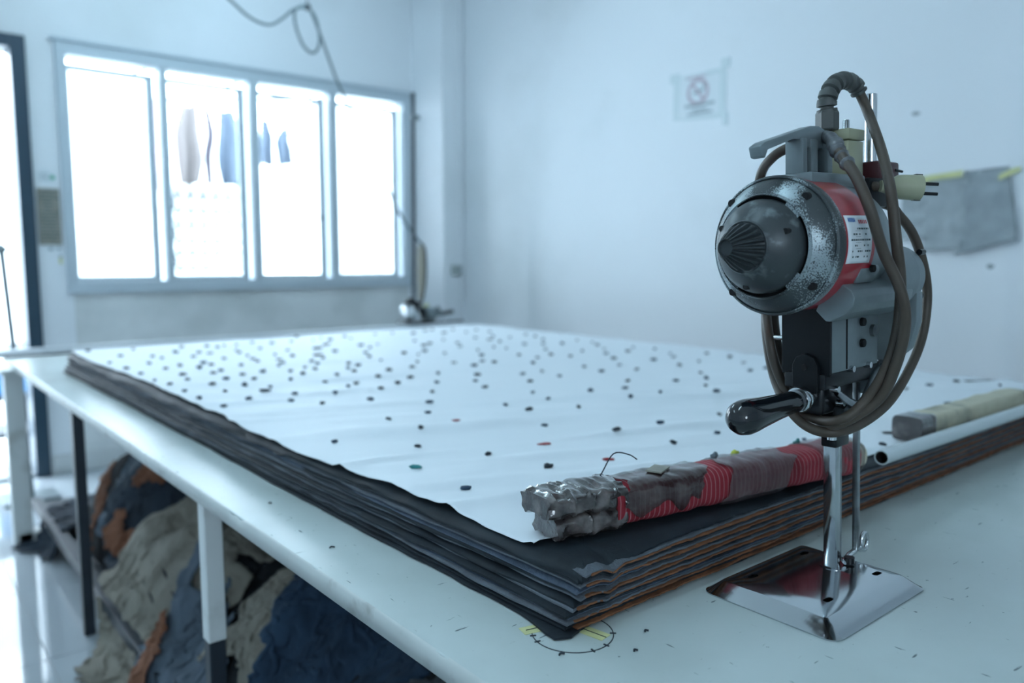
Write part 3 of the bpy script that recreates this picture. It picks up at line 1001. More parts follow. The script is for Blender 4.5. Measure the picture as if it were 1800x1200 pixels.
P = np.zeros((nx_, ny_, 3))
for j in range(ny_):
    y = SY0 + 0.06 + (YP1 - SY0 - 0.06) * v[j]
    wob = float(0.006 * vnoise(y * 7, 2.2) + 0.004 * vnoise(y * 17, 4.4) + 0.008 * vnoise(y * 2.6, 9.1))
    xa = 0.580 + skew(y) * 0.8 + wob * (1 if y < 3 else 0.4)
    xs = xa + (SX1 - 0.015 - xa) * u ** 1.25
    yf_ = SY0 + 0.082 - 0.055 * np.clip((xs - 0.75) / 0.6, 0, 1)
    ys_ = yf_ + (YP1 - yf_) * v[j]
    P[:, j, 0], P[:, j, 1] = xs, ys_
    P[:, j, 2] = paper_z(xs, ys_)
    # let the left and front rims lie down on the ply below
    P[:, j, 2] -= 0.0022 * np.exp(-(xs - xa) / 0.012)
o = grid_mesh('marker_sheet', P - np.array([0.6, SY0, ZTOP]), 'paper_white', solid=0.0007)
o.location = (0.6, SY0, ZTOP)
tag(o, 'large white wrinkled marker sheet covering the fabric stack', 'paper')

# ---------------------------------------------------------------- lint tufts on the marker sheet
def tuft_mesh(seed, m_, long_=False):
    bm = bmesh.new()
    bmesh.ops.create_icosphere(bm, subdivisions=2, radius=1.0)
    co = np.array([v_.co[:] for v_ in bm.verts])
    f = 1 + 0.55 * fbm(co[:, 0] * 1.6 + seed * 9, co[:, 1] * 1.6, co[:, 2] * 1.6, seed=seed, octv=3)
    co = co * f[:, None] * np.array([1.25 if not long_ else 2.0, 0.8, 0.62])
    co[:, 2] += 0.42
    co[:, 2] = np.maximum(co[:, 2], -0.05)
    for k_, v_ in enumerate(bm.verts):
        v_.co = co[k_]
    me = bpy.data.meshes.new('lint_tuft')
    bm.to_mesh(me); bm.free()
    me.polygons.foreach_set('use_smooth', [True] * len(me.polygons))
    me.materials.append(MATS[m_])
    return me


TUFT = [tuft_mesh(k, ('lint_dark', 'lint_dark', 'lint_blue', 'lint_dark', 'lint_blue', 'lint_grey')[k], k == 3) for k in range(6)]
TP = np.array([0.620,3.189, 0.689,3.014, 0.766,3.148, 0.614,2.833, 0.771,2.920, 0.785,2.856, 0.711,2.741, 0.620,2.641, 0.622,2.486, 0.928,3.113, 0.871,2.995, 0.886,2.838, 0.940,2.946, 1.012,3.075, 1.032,3.019, 0.962,2.891, 0.774,2.621, 0.855,2.639, 0.859,2.573, 0.710,2.546, 0.793,2.487, 0.708,2.373, 0.774,2.305, 0.610,2.302, 0.680,2.236, 0.617,2.181, 0.709,2.120, 0.616,2.059, 0.616,1.942, 1.077,3.068, 1.113,3.039, 1.067,2.917, 1.046,2.829, 0.949,2.711, 1.043,2.739, 1.023,2.640, 1.009,2.565, 0.923,2.480, 0.823,2.381, 1.156,2.905, 1.249,3.015, 1.342,3.041, 1.199,3.098, 1.125,2.693, 1.206,2.766, 1.156,2.613, 1.082,2.554, 1.050,2.456, 1.014,2.401, 0.902,2.257, 0.831,2.228, 0.765,2.176, 0.826,2.130, 0.772,2.058, 0.695,1.987, 0.821,2.002, 0.775,1.928, 0.701,1.847, 0.627,1.808, 0.975,2.222, 0.908,2.073, 0.974,2.135, 1.057,2.299, 1.054,2.217, 1.134,2.411, 1.132,2.366, 1.229,2.567, 1.206,2.478, 1.312,2.743, 1.409,2.864, 1.502,3.016, 1.450,3.069, 1.331,2.635, 1.613,3.097, 1.598,3.013, 1.506,2.757, 1.490,2.658, 1.576,2.748, 1.748,3.069, 1.399,2.525, 1.340,2.394, 1.338,2.313, 1.211,2.304, 1.142,2.176, 1.201,2.217, 1.125,2.103, 1.046,2.059, 0.975,1.991, 1.029,1.913, 0.974,1.856, 0.909,1.803, 0.821,1.848, 0.780,1.780, 0.816,1.685, 0.936,1.671, 1.032,1.784, 1.132,1.973, 1.460,3.251, 1.516,3.124, 1.912,3.010, 1.778,2.788, 1.845,3.081, 1.771,2.663, 1.672,2.558, 1.592,2.432, 1.515,2.355, 1.412,2.201, 1.318,2.083, 1.505,2.432, 1.218,2.057, 1.205,1.914, 1.113,1.834, 1.609,2.326, 1.492,2.101, 1.312,1.931, 1.208,1.784, 1.115,1.669, 1.026,1.549, 2.054,2.971, 1.880,2.723, 1.870,2.607, 1.761,2.439, 2.159,2.942, 2.043,2.714, 2.267,3.006, 2.237,2.861, 2.136,2.710, 2.034,2.602, 1.988,2.477, 1.861,2.356, 1.885,2.308, 1.763,2.327, 1.675,2.189, 1.589,2.075, 1.585,2.003, 1.484,1.980, 1.389,1.837, 1.311,1.743, 1.267,1.640, 2.166,2.626, 2.306,2.683, 2.281,2.590, 2.216,2.465, 2.090,2.324, 2.044,2.387, 1.975,2.184, 1.879,2.048, 1.776,2.003, 1.776,2.101, 1.677,1.915, 1.586,1.770, 1.504,1.765, 1.426,1.639, 1.310,1.497, 1.261,1.385, 1.146,1.406, 1.552,1.655, 2.161,2.290, 2.309,2.354, 1.882,1.952, 2.047,2.060, 2.251,2.179, 2.287,2.242, 1.761,1.762, 1.726,1.654, 1.432,1.411, 1.244,1.262, 2.023,3.079, 2.181,3.077, 2.103,3.141, 0.841,1.424, 0.662,1.320, 0.944,1.431, 0.837,1.295, 0.763,1.189, 0.830,1.068, 0.668,0.914, 1.067,1.182, 0.846,0.927, 1.133,1.040, 1.134,1.307, 2.174,2.069, 2.049,1.941, 1.973,1.832, 2.172,1.946, 2.298,2.032, 1.876,1.717, 1.846,1.614, 2.292,1.919, 2.054,1.724, 2.244,1.806, 2.152,1.717, 2.030,1.594, 2.301,1.687, 2.144,1.604, 1.944,1.446, 1.842,1.351, 1.741,1.278, 1.749,1.386, 1.645,1.472, 1.530,1.379, 1.421,1.262, 1.550,1.276, 1.648,1.175, 1.435,1.015, 2.297,1.588, 2.231,1.487, 2.064,1.354, 2.159,1.358, 1.260,1.036, 1.139,0.905, 1.271,0.902, 1.447,0.899, 1.361,0.769, 2.049,0.882, 2.165,0.874, 2.345,0.873, 1.952,0.743, 2.274,0.742, 1.442,0.657, 2.026,0.695]).reshape(-1, 2)
random.seed(77)
for k, (x, y) in enumerate(TP):
    pick = random.choice((0, 0, 1, 1, 2, 2, 3, 4, 4, 5)) if y > 1.7 else random.choice((0, 1, 2, 4, 1, 2))
    o = link('lint_tuft', TUFT[pick])
    sc = random.uniform(0.0045, 0.0068) * (1.0 + 0.10 * y)
    o.scale = (sc, sc * random.uniform(0.85, 1.15), sc)
    o.rotation_euler = (0, 0, random.uniform(0, PI))
    o.location = (x, y, float(paper_z(x, y)) + 0.0006)
    tag(o, 'small dark thread tuft lying on the white marker sheet', 'thread', 'dark thread tufts on the marker sheet')
for (x, y, mm, lb, sd, sc) in ((0.679, 1.066, 'lint_teal', 'teal green thread tuft on the sheet, nearest the left side', 11, 0.0075),
                               (0.960, 0.903, 'lint_red', 'red thread tuft nearest the red bundle on the white sheet', 12, 0.0058),
                               (0.961, 1.063, 'lint_red', 'middle red thread tuft, between the two other red ones', 13, 0.0052),
                               (0.931, 1.306, 'lint_red', 'farthest of the three red thread tufts on the sheet', 14, 0.0045)):
    o = link('lint_tuft', tuft_mesh(sd, mm, sd != 11))
    o.scale = (sc, sc * 0.9, sc * 0.8)
    o.rotation_euler = (0, 0, -0.6)
    o.location = (x, y, float(paper_z(x, y)) + 0.0006)
    tag(o, lb, 'thread', 'coloured thread tufts on the marker sheet')

# ---------------------------------------------------------------- weights along the near edge
def sweep(parent, name, m_, L0, L1, hw, hh, n=60, k=40, seed=0, amp=0.002, fscale=30.0, sq=3.2, taper0=1.0, taper1=1.0, zc=None, caps=True, skewend=0.0, ridged=False):
    """rounded box section swept along local x"""
    P = np.zeros((n, k, 3))
    th = np.linspace(0, 2 * PI, k, endpoint=False)
    c, s = np.cos(th), np.sin(th)
    cx = np.sign(c) * np.abs(c) ** (2 / sq)
    sx = np.sign(s) * np.abs(s) ** (2 / sq)
    for i in range(n):
        t = i / (n - 1)
        x = L0 + (L1 - L0) * t
        f = 1.0
        if taper0 < 1 and t < 0.12:
            f = taper0 + (1 - taper0) * math.sin(t / 0.12 * PI / 2)
        if taper1 < 1 and t > 0.88:
            f = taper1 + (1 - taper1) * math.sin((1 - t) / 0.12 * PI / 2)
        y, z = cx * hw * f, sx * hh * f
        r = amp * fbm(np.full(k, x * fscale), y * fscale, z * fscale, seed=seed, octv=4)
        if ridged:
            r = amp * (1.2 - 3.2 * np.abs(vnoise(np.full(k, x * fscale), y * fscale, z * fscale, seed=seed))) + 0.4 * r
        P[i, :, 0] = x + skewend * z / hh + amp * vnoise(np.full(k, x * fscale), y * fscale * 1.3, z * fscale * 1.3, seed=seed + 50)
        P[i, :, 1] = y + r * c
        P[i, :, 2] = z + r * s + (hh if zc is None else zc)
    mb = MB()
    vv = mb.grid(P, wrap=True)
    if caps:
        mb.bm.faces.new(vv[0]); mb.bm.faces.new(vv[-1])
    return mb.build(name, m_, parent, smooth=22 if ridged else 40)


bx = empty('wrapped_bundle', (0.645, 0.695, ZTOP + 0.0045), math.radians(-8.5))
tag(bx, 'red striped cloth bundle wrapped in clear tape, used as a weight', 'bundle')
BH = 0.0270
sweep(bx, 'striped_cloth', 'cloth_red_stripe', 0.075, 0.560, 0.0345, BH, n=110, seed=3, amp=0.0022, fscale=22)
sweep(bx, 'tape_wrap', 'tape_clear', 0.470, 0.578, 0.0362, BH * 1.04, n=36, seed=21, amp=0.002, fscale=50, sq=3.0, taper1=0.88)
for (a, b, sd, hs, mm, sk_) in ((0.085, 0.225, 5, 1.06, 'cling_film', 0.015), (0.265, 0.395, 6, 1.05, 'tape_clear', 0.012)):
    # torn sheet of tape over the top and part of the sides
    n, k = 50, 36
    P = np.zeros((n, k, 3))
    for i in range(n):
        for j in range(k):
            t, th = i / (n - 1), (-0.25 + 1.27 * j / (k - 1)) * PI
            if sd == 6:
                th = (-0.42 + 1.75 * j / (k - 1)) * PI
            c, s = math.cos(th), math.sin(th)
            x = a + (b - a) * t + sk_ * s + 0.010 * float(fbm(th * 2.2, t * 2.0, seed=sd + 70, octv=3)) * (1 if t in (0, 1) else abs(2 * t - 1))
            y = math.copysign(abs(c) ** (2 / 3.2), c) * 0.0345 * hs
            z = math.copysign(abs(s) ** (2 / 3.2), s) * BH * hs + BH
            r = 0.0016 * float(fbm(x * 55, y * 55, z * 55, seed=sd, octv=3)) + 0.0014
            if j == k - 1 and sd == 5:
                z += 0.012 * float(vnoise(t * 6, sd * 1.0))
            P[i, j] = (x, -(y + r * c), z + r * s)
    P[:, :, 1] *= -1
    grid_mesh('tape_wrap', P, mm, bx, solid=0.0006)
# cling wrapped end block with a notch across it
sweep(bx, 'end_block', 'cling_wrap', -0.030, 0.090, 0.0330, 0.0150, n=44, k=56, seed=8, amp=0.0024, fscale=75, sq=4.5, taper0=0.92, zc=0.0425, ridged=True)
sweep(bx, 'end_block', 'cling_wrap', -0.014, 0.090, 0.0320, 0.0150, n=44, k=56, seed=9, amp=0.0024, fscale=75, sq=4.0, taper0=0.9, zc=0.0145, ridged=True)
MB().tube(catmull([(0.075, 0.01, 0.058), (0.085, 0.015, 0.062), (0.112, 0.025, 0.082), (0.132, 0.018, 0.080), (0.142, 0.012, 0.073)], 5), 0.0009, 5).build('loose_thread', 'lint_dark', bx)
MB().box(0.150, 0.185, -0.012, 0.010, 0.0585, 0.0605, rot=Matrix.Rotation(0.5, 3, 'Z')).build('tape_scrap', 'plaque_brown', bx)
sweep(bx, 'end_plug', 'stone_cream', 0.570, 0.584, 0.0290, BH * 0.78, n=8, seed=31, amp=0.0012, sq=2.6, zc=BH)
for (x, y, z, mm, lb) in ((0.987, 0.668, 0.0500, 'lint_lime', 'lime yellow scrap on top of the red bundle'), (0.946, 0.676, 0.0500, 'lint_grey', 'dark grey scrap on the back of the red bundle'), (1.124, 0.648, 0.0500, 'lint_teal', 'small green scrap on the far top of the bundle')):
    o = link('cloth_scrap', tuft_mesh(int(x * 100), mm))
    o.scale = (0.006, 0.005, 0.008)
    o.location = (x, y, ZTOP + 0.0045 + z)
    tag(o, lb, 'scrap')

sb = empty('stone_bar', (1.500, 0.640, ZTOP + 0.0045), math.radians(-1.5))
tag(sb, 'long cream weathered bar lying behind the white tube as a weight', 'bar')
sweep(sb, 'bar_body', 'stone_cream', 0.0, 0.52, 0.0270, 0.0230, n=70, seed=12, amp=0.0020, fscale=25, sq=6)
sweep(sb, 'wrapped_end', 'cling_wrap', -0.004, 0.055, 0.0280, 0.0240, n=16, seed=13, amp=0.0012, fscale=60, sq=6, zc=0.0235)
tu = empty('plastic_tube', (1.290, 0.590, ZTOP + 0.004 + 0.0125), math.radians(-0.6))
tag(tu, 'long white plastic tube lying along the near edge of the stack', 'tube')
MB().lathe([(0.0, 0.0105), (0.0, 0.0125), (1.19, 0.0125), (1.19, 0.0105)], 'x', (0, 0, 0), 28).build('pipe', 'pvc_white', tu, smooth=40)
MB().lathe([(0.0005, 0.0105), (1.189, 0.0105)], 'x', (0, 0, 0), 28).build('bore', 'hole_black', tu, smooth=40)
MB().lathe([(0.03, 0.0), (0.03, 0.0104)], 'x', (0, 0, 0), 28).build('bore_shade_disc', 'hole_black', tu)  # black lining and disc stand in for the dark inside the tube

# ---------------------------------------------------------------- straight knife cutting machine (local origin at the foot of its post)
MP = Vector((0.982, 0.503, T))
LEAN = Matrix.Rotation(-math.radians(2.3), 4, Vector((math.sin(YAW), math.cos(YAW), 0)))
if (LEAN @ Vector((0, 0, 1))).dot(Vector((math.cos(YAW), -math.sin(YAW), 0))) > 0:
    LEAN = LEAN.inverted()
cm = empty('cutting_machine', MP)
tag(cm, 'upright cloth cutting machine with red banded motor and coiled brown cord', 'machine')


def L_():
    return MB(LEAN)


# base plate: bevelled rim, flat top with four slots
def rrect(x0, x1, y0, y1, r, z, n=6):
    out = []
    for (cx, cy, a0) in ((x1 - r, y1 - r, 0), (x0 + r, y1 - r, 90), (x0 + r, y0 + r, 180), (x1 - r, y0 + r, 270)):
        for k in range(n + 1):
            a = math.radians(a0 + 90 * k / n)
            out.append((cx + r * math.cos(a), cy + r * math.sin(a), z))
    return out


bm = bmesh.new()
bx0, bx1, by0, by1 = -0.187, 0.043, -0.101, 0.080
rings = [rrect(bx0, bx1, by0, by1, 0.016, 0.0002), rrect(bx0, bx1, by0, by1, 0.016, 0.0018), rrect(bx0 + 0.003, bx1 - 0.003, by0 + 0.003, by1 - 0.003, 0.014, 0.0030),
         rrect(bx0 + 0.026, bx1 - 0.010, by0 + 0.026, by1 - 0.012, 0.006, 0.0120), rrect(bx0 + 0.028, bx1 - 0.012, by0 + 0.028, by1 - 0.014, 0.005, 0.0124)]
vr = [[bm.verts.new(p) for p in r] for r in rings]
n = len(vr[0])
for k in range(len(vr) - 1):
    for j in range(n):
        bm.faces.new((vr[k][j], vr[k][(j + 1) % n], vr[k + 1][(j + 1) % n], vr[k + 1][j]))
edges = [bm.edges.get((vr[-1][j], vr[-1][(j + 1) % n])) for j in range(n)]
slots = [(-0.120, 0.048), (0.004, 0.048), (0.012, -0.050), (-0.112, -0.050)]
for (sx, sy) in slots:
    lo, hi = [], []
    for k in range(16):
        a = 2 * PI * k / 16
        dx = 0.0045 * (1 if math.cos(a) > 0 else -1) if abs(math.cos(a)) > 1e-6 else 0
        p = (sx + dx + 0.0042 * math.cos(a), sy + 0.0042 * math.sin(a))
        hi.append(bm.verts.new((*p, 0.0124)))
        lo.append(bm.verts.new((*p, 0.0085)))
    for k in range(16):
        bm.faces.new((hi[k], hi[(k + 1) % 16], lo[(k + 1) % 16], lo[k]))
        edges.append(bm.edges.get((hi[k], hi[(k + 1) % 16])))
bmesh.ops.triangle_fill(bm, edges=edges, use_beauty=True, normal=(0, 0, 1))
bmesh.ops.recalc_face_normals(bm, faces=bm.faces)
me = bpy.data.meshes.new('base_plate')
bm.to_mesh(me); bm.free()
bp_ = link('base_plate', me, 'steel_plate', cm, smooth=25)
MB().lathe([(0.0120, 0.0185), (0.0129, 0.0185), (0.0129, 0.0170), (0.0129, 0.0)], 'z', (-0.006, 0.0, 0), 32).build('post_boss', 'steel_plate', bp_, smooth=30)

# post, knife and presser rod
q = L_()
q.box(-0.0155, -0.0015, -0.0075, 0.0075, 0.010, 0.235, bev=0.0012)
q.build('post', 'chrome', cm, smooth=30)
q = L_()
q.box(-0.0015, 0.0105, -0.0035, 0.0035, 0.016, 0.24, bev=0.0008, seg=1)
q.build('knife', 'steel_worn', cm)
q = L_()
q.box(-0.0165, -0.0050, -0.0088, 0.0088, 0.012, 0.20, bev=0.002)
q.build('knife_guard', 'steel_plate', cm, smooth=30)
q = L_()
q.box(0.0525, 0.0595, -0.0040, 0.0040, 0.016, 0.30, bev=0.0010)
q.build('presser_rod', 'steel_worn', cm, smooth=30)
q = L_()
q.tube([(0.056, 0.0, 0.017), (0.030, -0.004, 0.018), (0.004, -0.010, 0.017)], 0.0040, 8, flat=0.6)
ring = [(0.072 + 0.0085 * math.cos(t * PI / 12), -0.004, 0.026 + 0.0125 * math.sin(t * PI / 12)) for t in range(24)]
q.tube(ring, 0.0030, 8, closed=True)
q.tube([(0.056, 0, 0.02), (0.066, -0.003, 0.016)], 0.0042, 8)
q.build('presser_foot', 'chrome', cm, smooth=50)
q = L_()
q.lathe([(0.014, 0.0), (0.014, 0.007), (0.022, 0.007), (0.022, 0.0)], 'z', (0.014, -0.012, 0), 12)
q.build('foot_roller', 'steel_black', cm, smooth=40)
q = L_()
q.box(-0.0190, 0.0160, -0.0110, 0.0110, 0.176, 0.236, bev=0.003)
q.build('post_sleeve', 'steel_black', cm, smooth=40)
q = L_()
q.lathe([(0.188, 0.0), (0.188, 0.006), (0.205, 0.006), (0.205, 0)], 'z', (-0.021, -0.006, 0), 12)
q.build('sleeve_pin', 'chrome', cm, smooth=40)

# motor: bell housing with arc slots, dome, fluted nose
AZ = 0.440
SEG = 96
prof = [(-0.128, 0.0800), (-0.139, 0.0815), (-0.1455, 0.0815), (-0.1475, 0.0798), (-0.1475, 0.0785), (-0.1460, 0.0780), (-0.1540, 0.0735), (-0.1610, 0.0670), (-0.1660, 0.0610), (-0.1690, 0.0600), (-0.1705, 0.0590), (-0.1695, 0.0580), (-0.1695, 0.0538), (-0.1700, 0.0520)]


def slot(k, j):
    a = 360 * (j + 0.5) / SEG
    return k in (11,) and any(abs((a - c0 + 180) % 360 - 180) < 34 for c0 in (90, 0, 180, 270))


q = L_()
q.lathe(prof, 'x', (0, 0, AZ), SEG, skip=slot)
bell = q.build('bell_housing', 'cast_worn', cm, smooth=28)
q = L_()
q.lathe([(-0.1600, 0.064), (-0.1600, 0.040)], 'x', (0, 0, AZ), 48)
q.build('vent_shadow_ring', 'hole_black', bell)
q = L_()
q.lathe([(-0.1640, 0.0540), (-0.1735, 0.0540), (-0.1765, 0.0530), (-0.1830, 0.0500), (-0.1910, 0.0440), (-0.1980, 0.0365), (-0.2015, 0.0320), (-0.2025, 0.0305), (-0.2035, 0.0300), (-0.2045, 0.0290), (-0.2035, 0.0275), (-0.2035, 0.0)], 'x', (0, 0, AZ), SEG)
dome = q.build('fan_dome', 'cast_dark', cm, smooth=28)
FL = 18
q = L_()
q.lathe([(-0.2030, 0.0268), (-0.2090, 0.0262), (-0.2200, 0.0215), (-0.2320, 0.0150), (-0.2380, 0.0110), (-0.2400, 0.0095), (-0.2370, 0.0080), (-0.2365, 0.0)], 'x', (0, 0, AZ), FL * 4,
        rad=lambda j, k: (1.0 if k in (0, 5, 6, 7) else (1.0 if j % 4 in (0, 1) else 0.80)))
q.build('fluted_nose', 'nose_dark', dome, smooth=30)
for an in (48, -40, 132, 228):
    a = math.radians(an)
    q = L_()
    q.lathe([(-0.1585, 0.0), (-0.1585, 0.0046), (-0.1530, 0.0052), (-0.150, 0.0)], 'x', (0, -0.0715 * math.cos(a), AZ + 0.0715 * math.sin(a)), 12)
    q.build('screw', 'hole_black', bell, smooth=40)
for an in (20, -100, 150):
    a = math.radians(an)
    q = L_()
    q.lathe([(-0.1905, 0.0), (-0.1905, 0.0036), (-0.184, 0.0040)], 'x', (0, -0.0455 * math.cos(a), AZ + 0.0455 * math.sin(a)), 12)
    q.build('screw', 'hole_black', dome, smooth=40)
q = L_()
q.lathe([(-0.135, 0.0), (-0.135, 0.0772), (-0.052, 0.0772), (-0.045, 0.0765), (-0.005, 0.0730), (0.022, 0.0600), (0.030, 0.0)], 'x', (0, 0, AZ), 72)
body = q.build('motor_body', 'cast_grey', cm, smooth=28)
q = L_()
q.lathe([(-0.1280, 0.0774), (-0.1275, 0.0787), (-0.0595, 0.0787), (-0.0590, 0.0774)], 'x', (0, 0, AZ), 72)
q.build('red_band', 'enamel_red', cm, smooth=40)

# printed rating plate wrapped on the band
npx0, npx1, th0, th1 = -0.122, -0.068, 203.0, 163.0     # degrees about the motor axis, 180 = facing the camera side (-y)


def on_band(u, v, r):
    """u along the axis, v from the top of the plate"""
    a = math.radians(th0 + (th1 - th0) * v)
    a = math.radians(360) - a
    x = npx0 + (npx1 - npx0) * u
    return (x, r * math.cos(a), AZ + r * math.sin(a))


def band_patch(u0, u1, v0, v1, r, nu=2, nv=2):
    P = np.zeros((nu, nv, 3))
    for i in range(nu):
        for j in range(nv):
            P[i, j] = on_band(u0 + (u1 - u0) * i / (nu - 1), v0 + (v1 - v0) * j / (nv - 1), r)
    return P


q = L_()
q.grid(band_patch(0, 1, 1, 0, 0.0792, 6, 16))
rp_ = q.build('rating_plate', 'label_white', cm, smooth=60)
rp_.modifiers.new('thickness', 'SOLIDIFY').thickness = 0.0005


def glyphs(name, m_, items, r=0.07965):
    q = L_()
    for (u0, u1, v0, v1) in items:
        q.grid(band_patch(u0, u1, v1, v0, r, 2, 3))
    o = q.build(name, m_, rp_)


random.seed(5)
blue = []
for k in range(5):      # slanted block capitals of the maker's mark, as far as they can be made out
    u0 = 0.10 + k * 0.062
    blue += [(u0, u0 + 0.016, 0.06, 0.15), (u0 + 0.028, u0 + 0.044, 0.06, 0.15), (u0, u0 + 0.044, (0.10, 0.06, 0.06, 0.13, 0.10)[k], (0.12, 0.08, 0.08, 0.15, 0.12)[k])]
glyphs('maker_mark', 'print_blue', blue)
glyphs('model_mark', 'print_red', [(0.52 + k * 0.075, 0.52 + k * 0.075 + 0.05, 0.10, 0.18) for k in range(5)])
rows_ = []
for r_ in range(6):
    v = 0.27 + r_ * 0.115
    uu = 0.10
    while uu < 0.9:
        wd = random.uniform(0.03, 0.09)
        if random.random() < 0.75 and not (r_ < 2 and uu < 0.2):
            rows_.append((uu, uu + wd, v, v + 0.035))
        uu += wd + 0.025
rows_ += [(0.30, 0.52, v, v + 0.006) for v in (0.33, 0.45, 0.57, 0.69)]
glyphs('rating_text', 'print_dark', rows_)

# shoulder casting on the near side
q = L_()
q.prism([(-0.030, 0.362), (-0.047, 0.4035), (-0.0740, 0.3860), (-0.0775, 0.3780), (-0.0760, 0.3690), (-0.0690, 0.3600), (-0.0480, 0.3495), (-0.042, 0.3500)], 'x', -0.104, 0.045, bev=0.0012)
sh = q.build('shoulder_casting', 'cast_grey', cm, smooth=18)
q = L_()
q.prism([(-0.052, 0.400), (-0.0660, 0.4180), (-0.0730, 0.4120), (-0.0735, 0.4060), (-0.066, 0.392)], 'x', -0.082, -0.035, bev=0.003)
q.build('lug', 'cast_grey', sh, smooth=35)
q = L_()
q.lathe([(-0.004, 0.0), (-0.004, 0.0042), (0.0, 0.0046)], 'y', (-0.058, -0.0738, 0.4095), 12)
q.build('screw', 'hole_black', sh, smooth=40)
# gear block below the motor
q = L_()
q.box(-0.0700, 0.050, -0.0310, 0.0320, 0.282, 0.372, bev=0.0015)
gb = q.build('gear_block', 'cast_grey', cm, smooth=30)
q = L_()
q.box(-0.0335, -0.0305, -0.0316, -0.030, 0.284, 0.352)
q.build('groove', 'hole_black', gb)
for z in (0.340, 0.313):
    q = L_()
    q.lathe([(-0.0350, 0.0), (-0.0350, 0.0052), (-0.030, 0.0058)], 'y', (0.006, 0, z), 14)
    q.build('screw', 'hole_black', gb, smooth=40)
q = L_()
q.lathe([(-0.0360, 0.0), (-0.0360, 0.0080), (-0.030, 0.0080)], 'y', (0.034, 0, 0.327), 18)
q.build('oil_cap', 'steel_worn', gb, smooth=40)
q = L_()
q.box(-0.0745, -0.0700, -0.0325, 0.0330, 0.279, 0.368, bev=0.0008, seg=1)
fp = q.build('front_plate', 'plate_black', cm)
q = L_()
q.prism([(-0.020 + 0.0, 0.258), (0.014, 0.258), (0.014, 0.292), (0.009, 0.302), (-0.003, 0.307), (-0.015, 0.302), (-0.020, 0.292)], 'x', -0.0825, -0.0745, bev=0.001)
q.build('pivot_lug', 'plate_black', fp)
q = L_()
q.lathe([(-0.0845, 0.0), (-0.0845, 0.0035), (-0.082, 0.004)], 'x', (0, -0.003, 0.290), 12)
q.build('screw', 'hole_black', fp, smooth=40)
q = L_()
q.tube([(-0.066, 0.030, 0.323), (-0.066, 0.048, 0.323)], 0.0030, 10)
q.build('side_pin', 'chrome', cm, smooth=50)

# rear crank housing and strap
q = L_()
q.lathe([(0.0, 0.0), (0.0, 0.045), (0.060, 0.045), (0.064, 0.041), (0.088, 0.040), (0.092, 0.036), (0.093, 0.0)], 'x', (0, -0.034, 0.395), 48)
rh = q.build('crank_housing', 'cast_grey', cm, smooth=28)
q = L_()
q.prism([(-0.070, 0.375), (0.008, 0.375), (0.008, 0.315), (-0.006, 0.290), (-0.030, 0.275), (-0.060, 0.300), (-0.070, 0.335)], 'x', 0.074, 0.092, bev=0.003)
q.build('rear_strap', 'cast_grey', rh, smooth=35)
for (y, z) in ((-0.064, 0.425), (-0.062, 0.368)):
    q = L_()
    q.lathe([(0.092, 0.0), (0.092, 0.004), (0.104, 0.004), (0.104, 0.0)], 'x', (0, y, z), 10)
    q.build('screw', 'steel_black', rh, smooth=40)
q = L_()
q.tube([(0.088, -0.050, 0.338), (0.114, -0.050, 0.337)], 0.0022, 8)
q.build('oil_pin', 'steel_black', rh, smooth=50)

# carrying handle on its pad
q = L_()
q.box(-0.112, 0.016, -0.030, 0.028, 0.5080, 0.5245, bev=0.003)
pad = q.build('handle_pad', 'cast_grey', cm, smooth=35)
q = L_()
q.prism([(-0.1830, 0.5520), (-0.1790, 0.5400), (-0.1720, 0.5390), (-0.1700, 0.5500), (-0.1150, 0.5660), (-0.1000, 0.5660), (-0.0940, 0.5560), (-0.0420, 0.5560), (-0.0360, 0.5720), (-0.0420, 0.5795), (-0.0560, 0.5830), (-0.0750, 0.5820), (-0.1720, 0.5575)], 'y', -0.0080, 0.0080, bev=0.0018, seg=2)
hd = q.build('carry_handle', 'cast_grey', cm, smooth=40)
q = L_()
q.box(-0.1000, -0.0900, -0.0120, 0.0120, 0.520, 0.566, bev=0.0015).box(-0.0480, -0.0370, -0.0150, 0.0120, 0.520, 0.566, bev=0.0015).box(-0.0920, -0.0460, 0.0000, 0.0090, 0.520, 0.566).box(-0.0780, -0.0620, -0.0100, 0.0000, 0.520, 0.566, bev=0.002)
q.build('handle_post', 'cast_grey', hd, smooth=40)

# terminal box, gland, ribbed strain relief
q = L_()
q.box(-0.008, 0.030, -0.0200, 0.0230, 0.5200, 0.5680, bev=0.0015)
tbx = q.build('terminal_box', 'plastic_cream', cm, smooth=30)
q = L_()
q.box(-0.010, 0.032, -0.0215, 0.0245, 0.5690, 0.5830, bev=0.0025)
q.build('box_lid', 'plastic_cream', tbx, smooth=30)
q = L_()
q.lathe([(0.582, 0.0), (0.582, 0.0128), (0.584, 0.0140), (0.603, 0.0140), (0.606, 0.0125), (0.606, 0.0)], 'z', (-0.016, 0.004, 0), 6)
gl_ = q.build('gland_nut', 'rubber_grey', cm)
path = catmull([(-0.016, 0.004, 0.604), (-0.017, 0.004, 0.616), (-0.012, 0.003, 0.630), (0.002, 0.002, 0.642), (0.022, 0.0, 0.647), (0.042, -0.002, 0.643), (0.050, -0.004, 0.634)], 14)
rs = []
for k in range(len(path)):
    fr_ = (k / (len(path) - 1) * 8.5) % 1.0
    rs.append(0.0125 - 0.0020 * k / len(path) if fr_ < 0.62 else 0.0082)
q = L_()
q.tube(path, rs, 16)
q.build('strain_relief', 'rubber_grey', gl_, smooth=50)

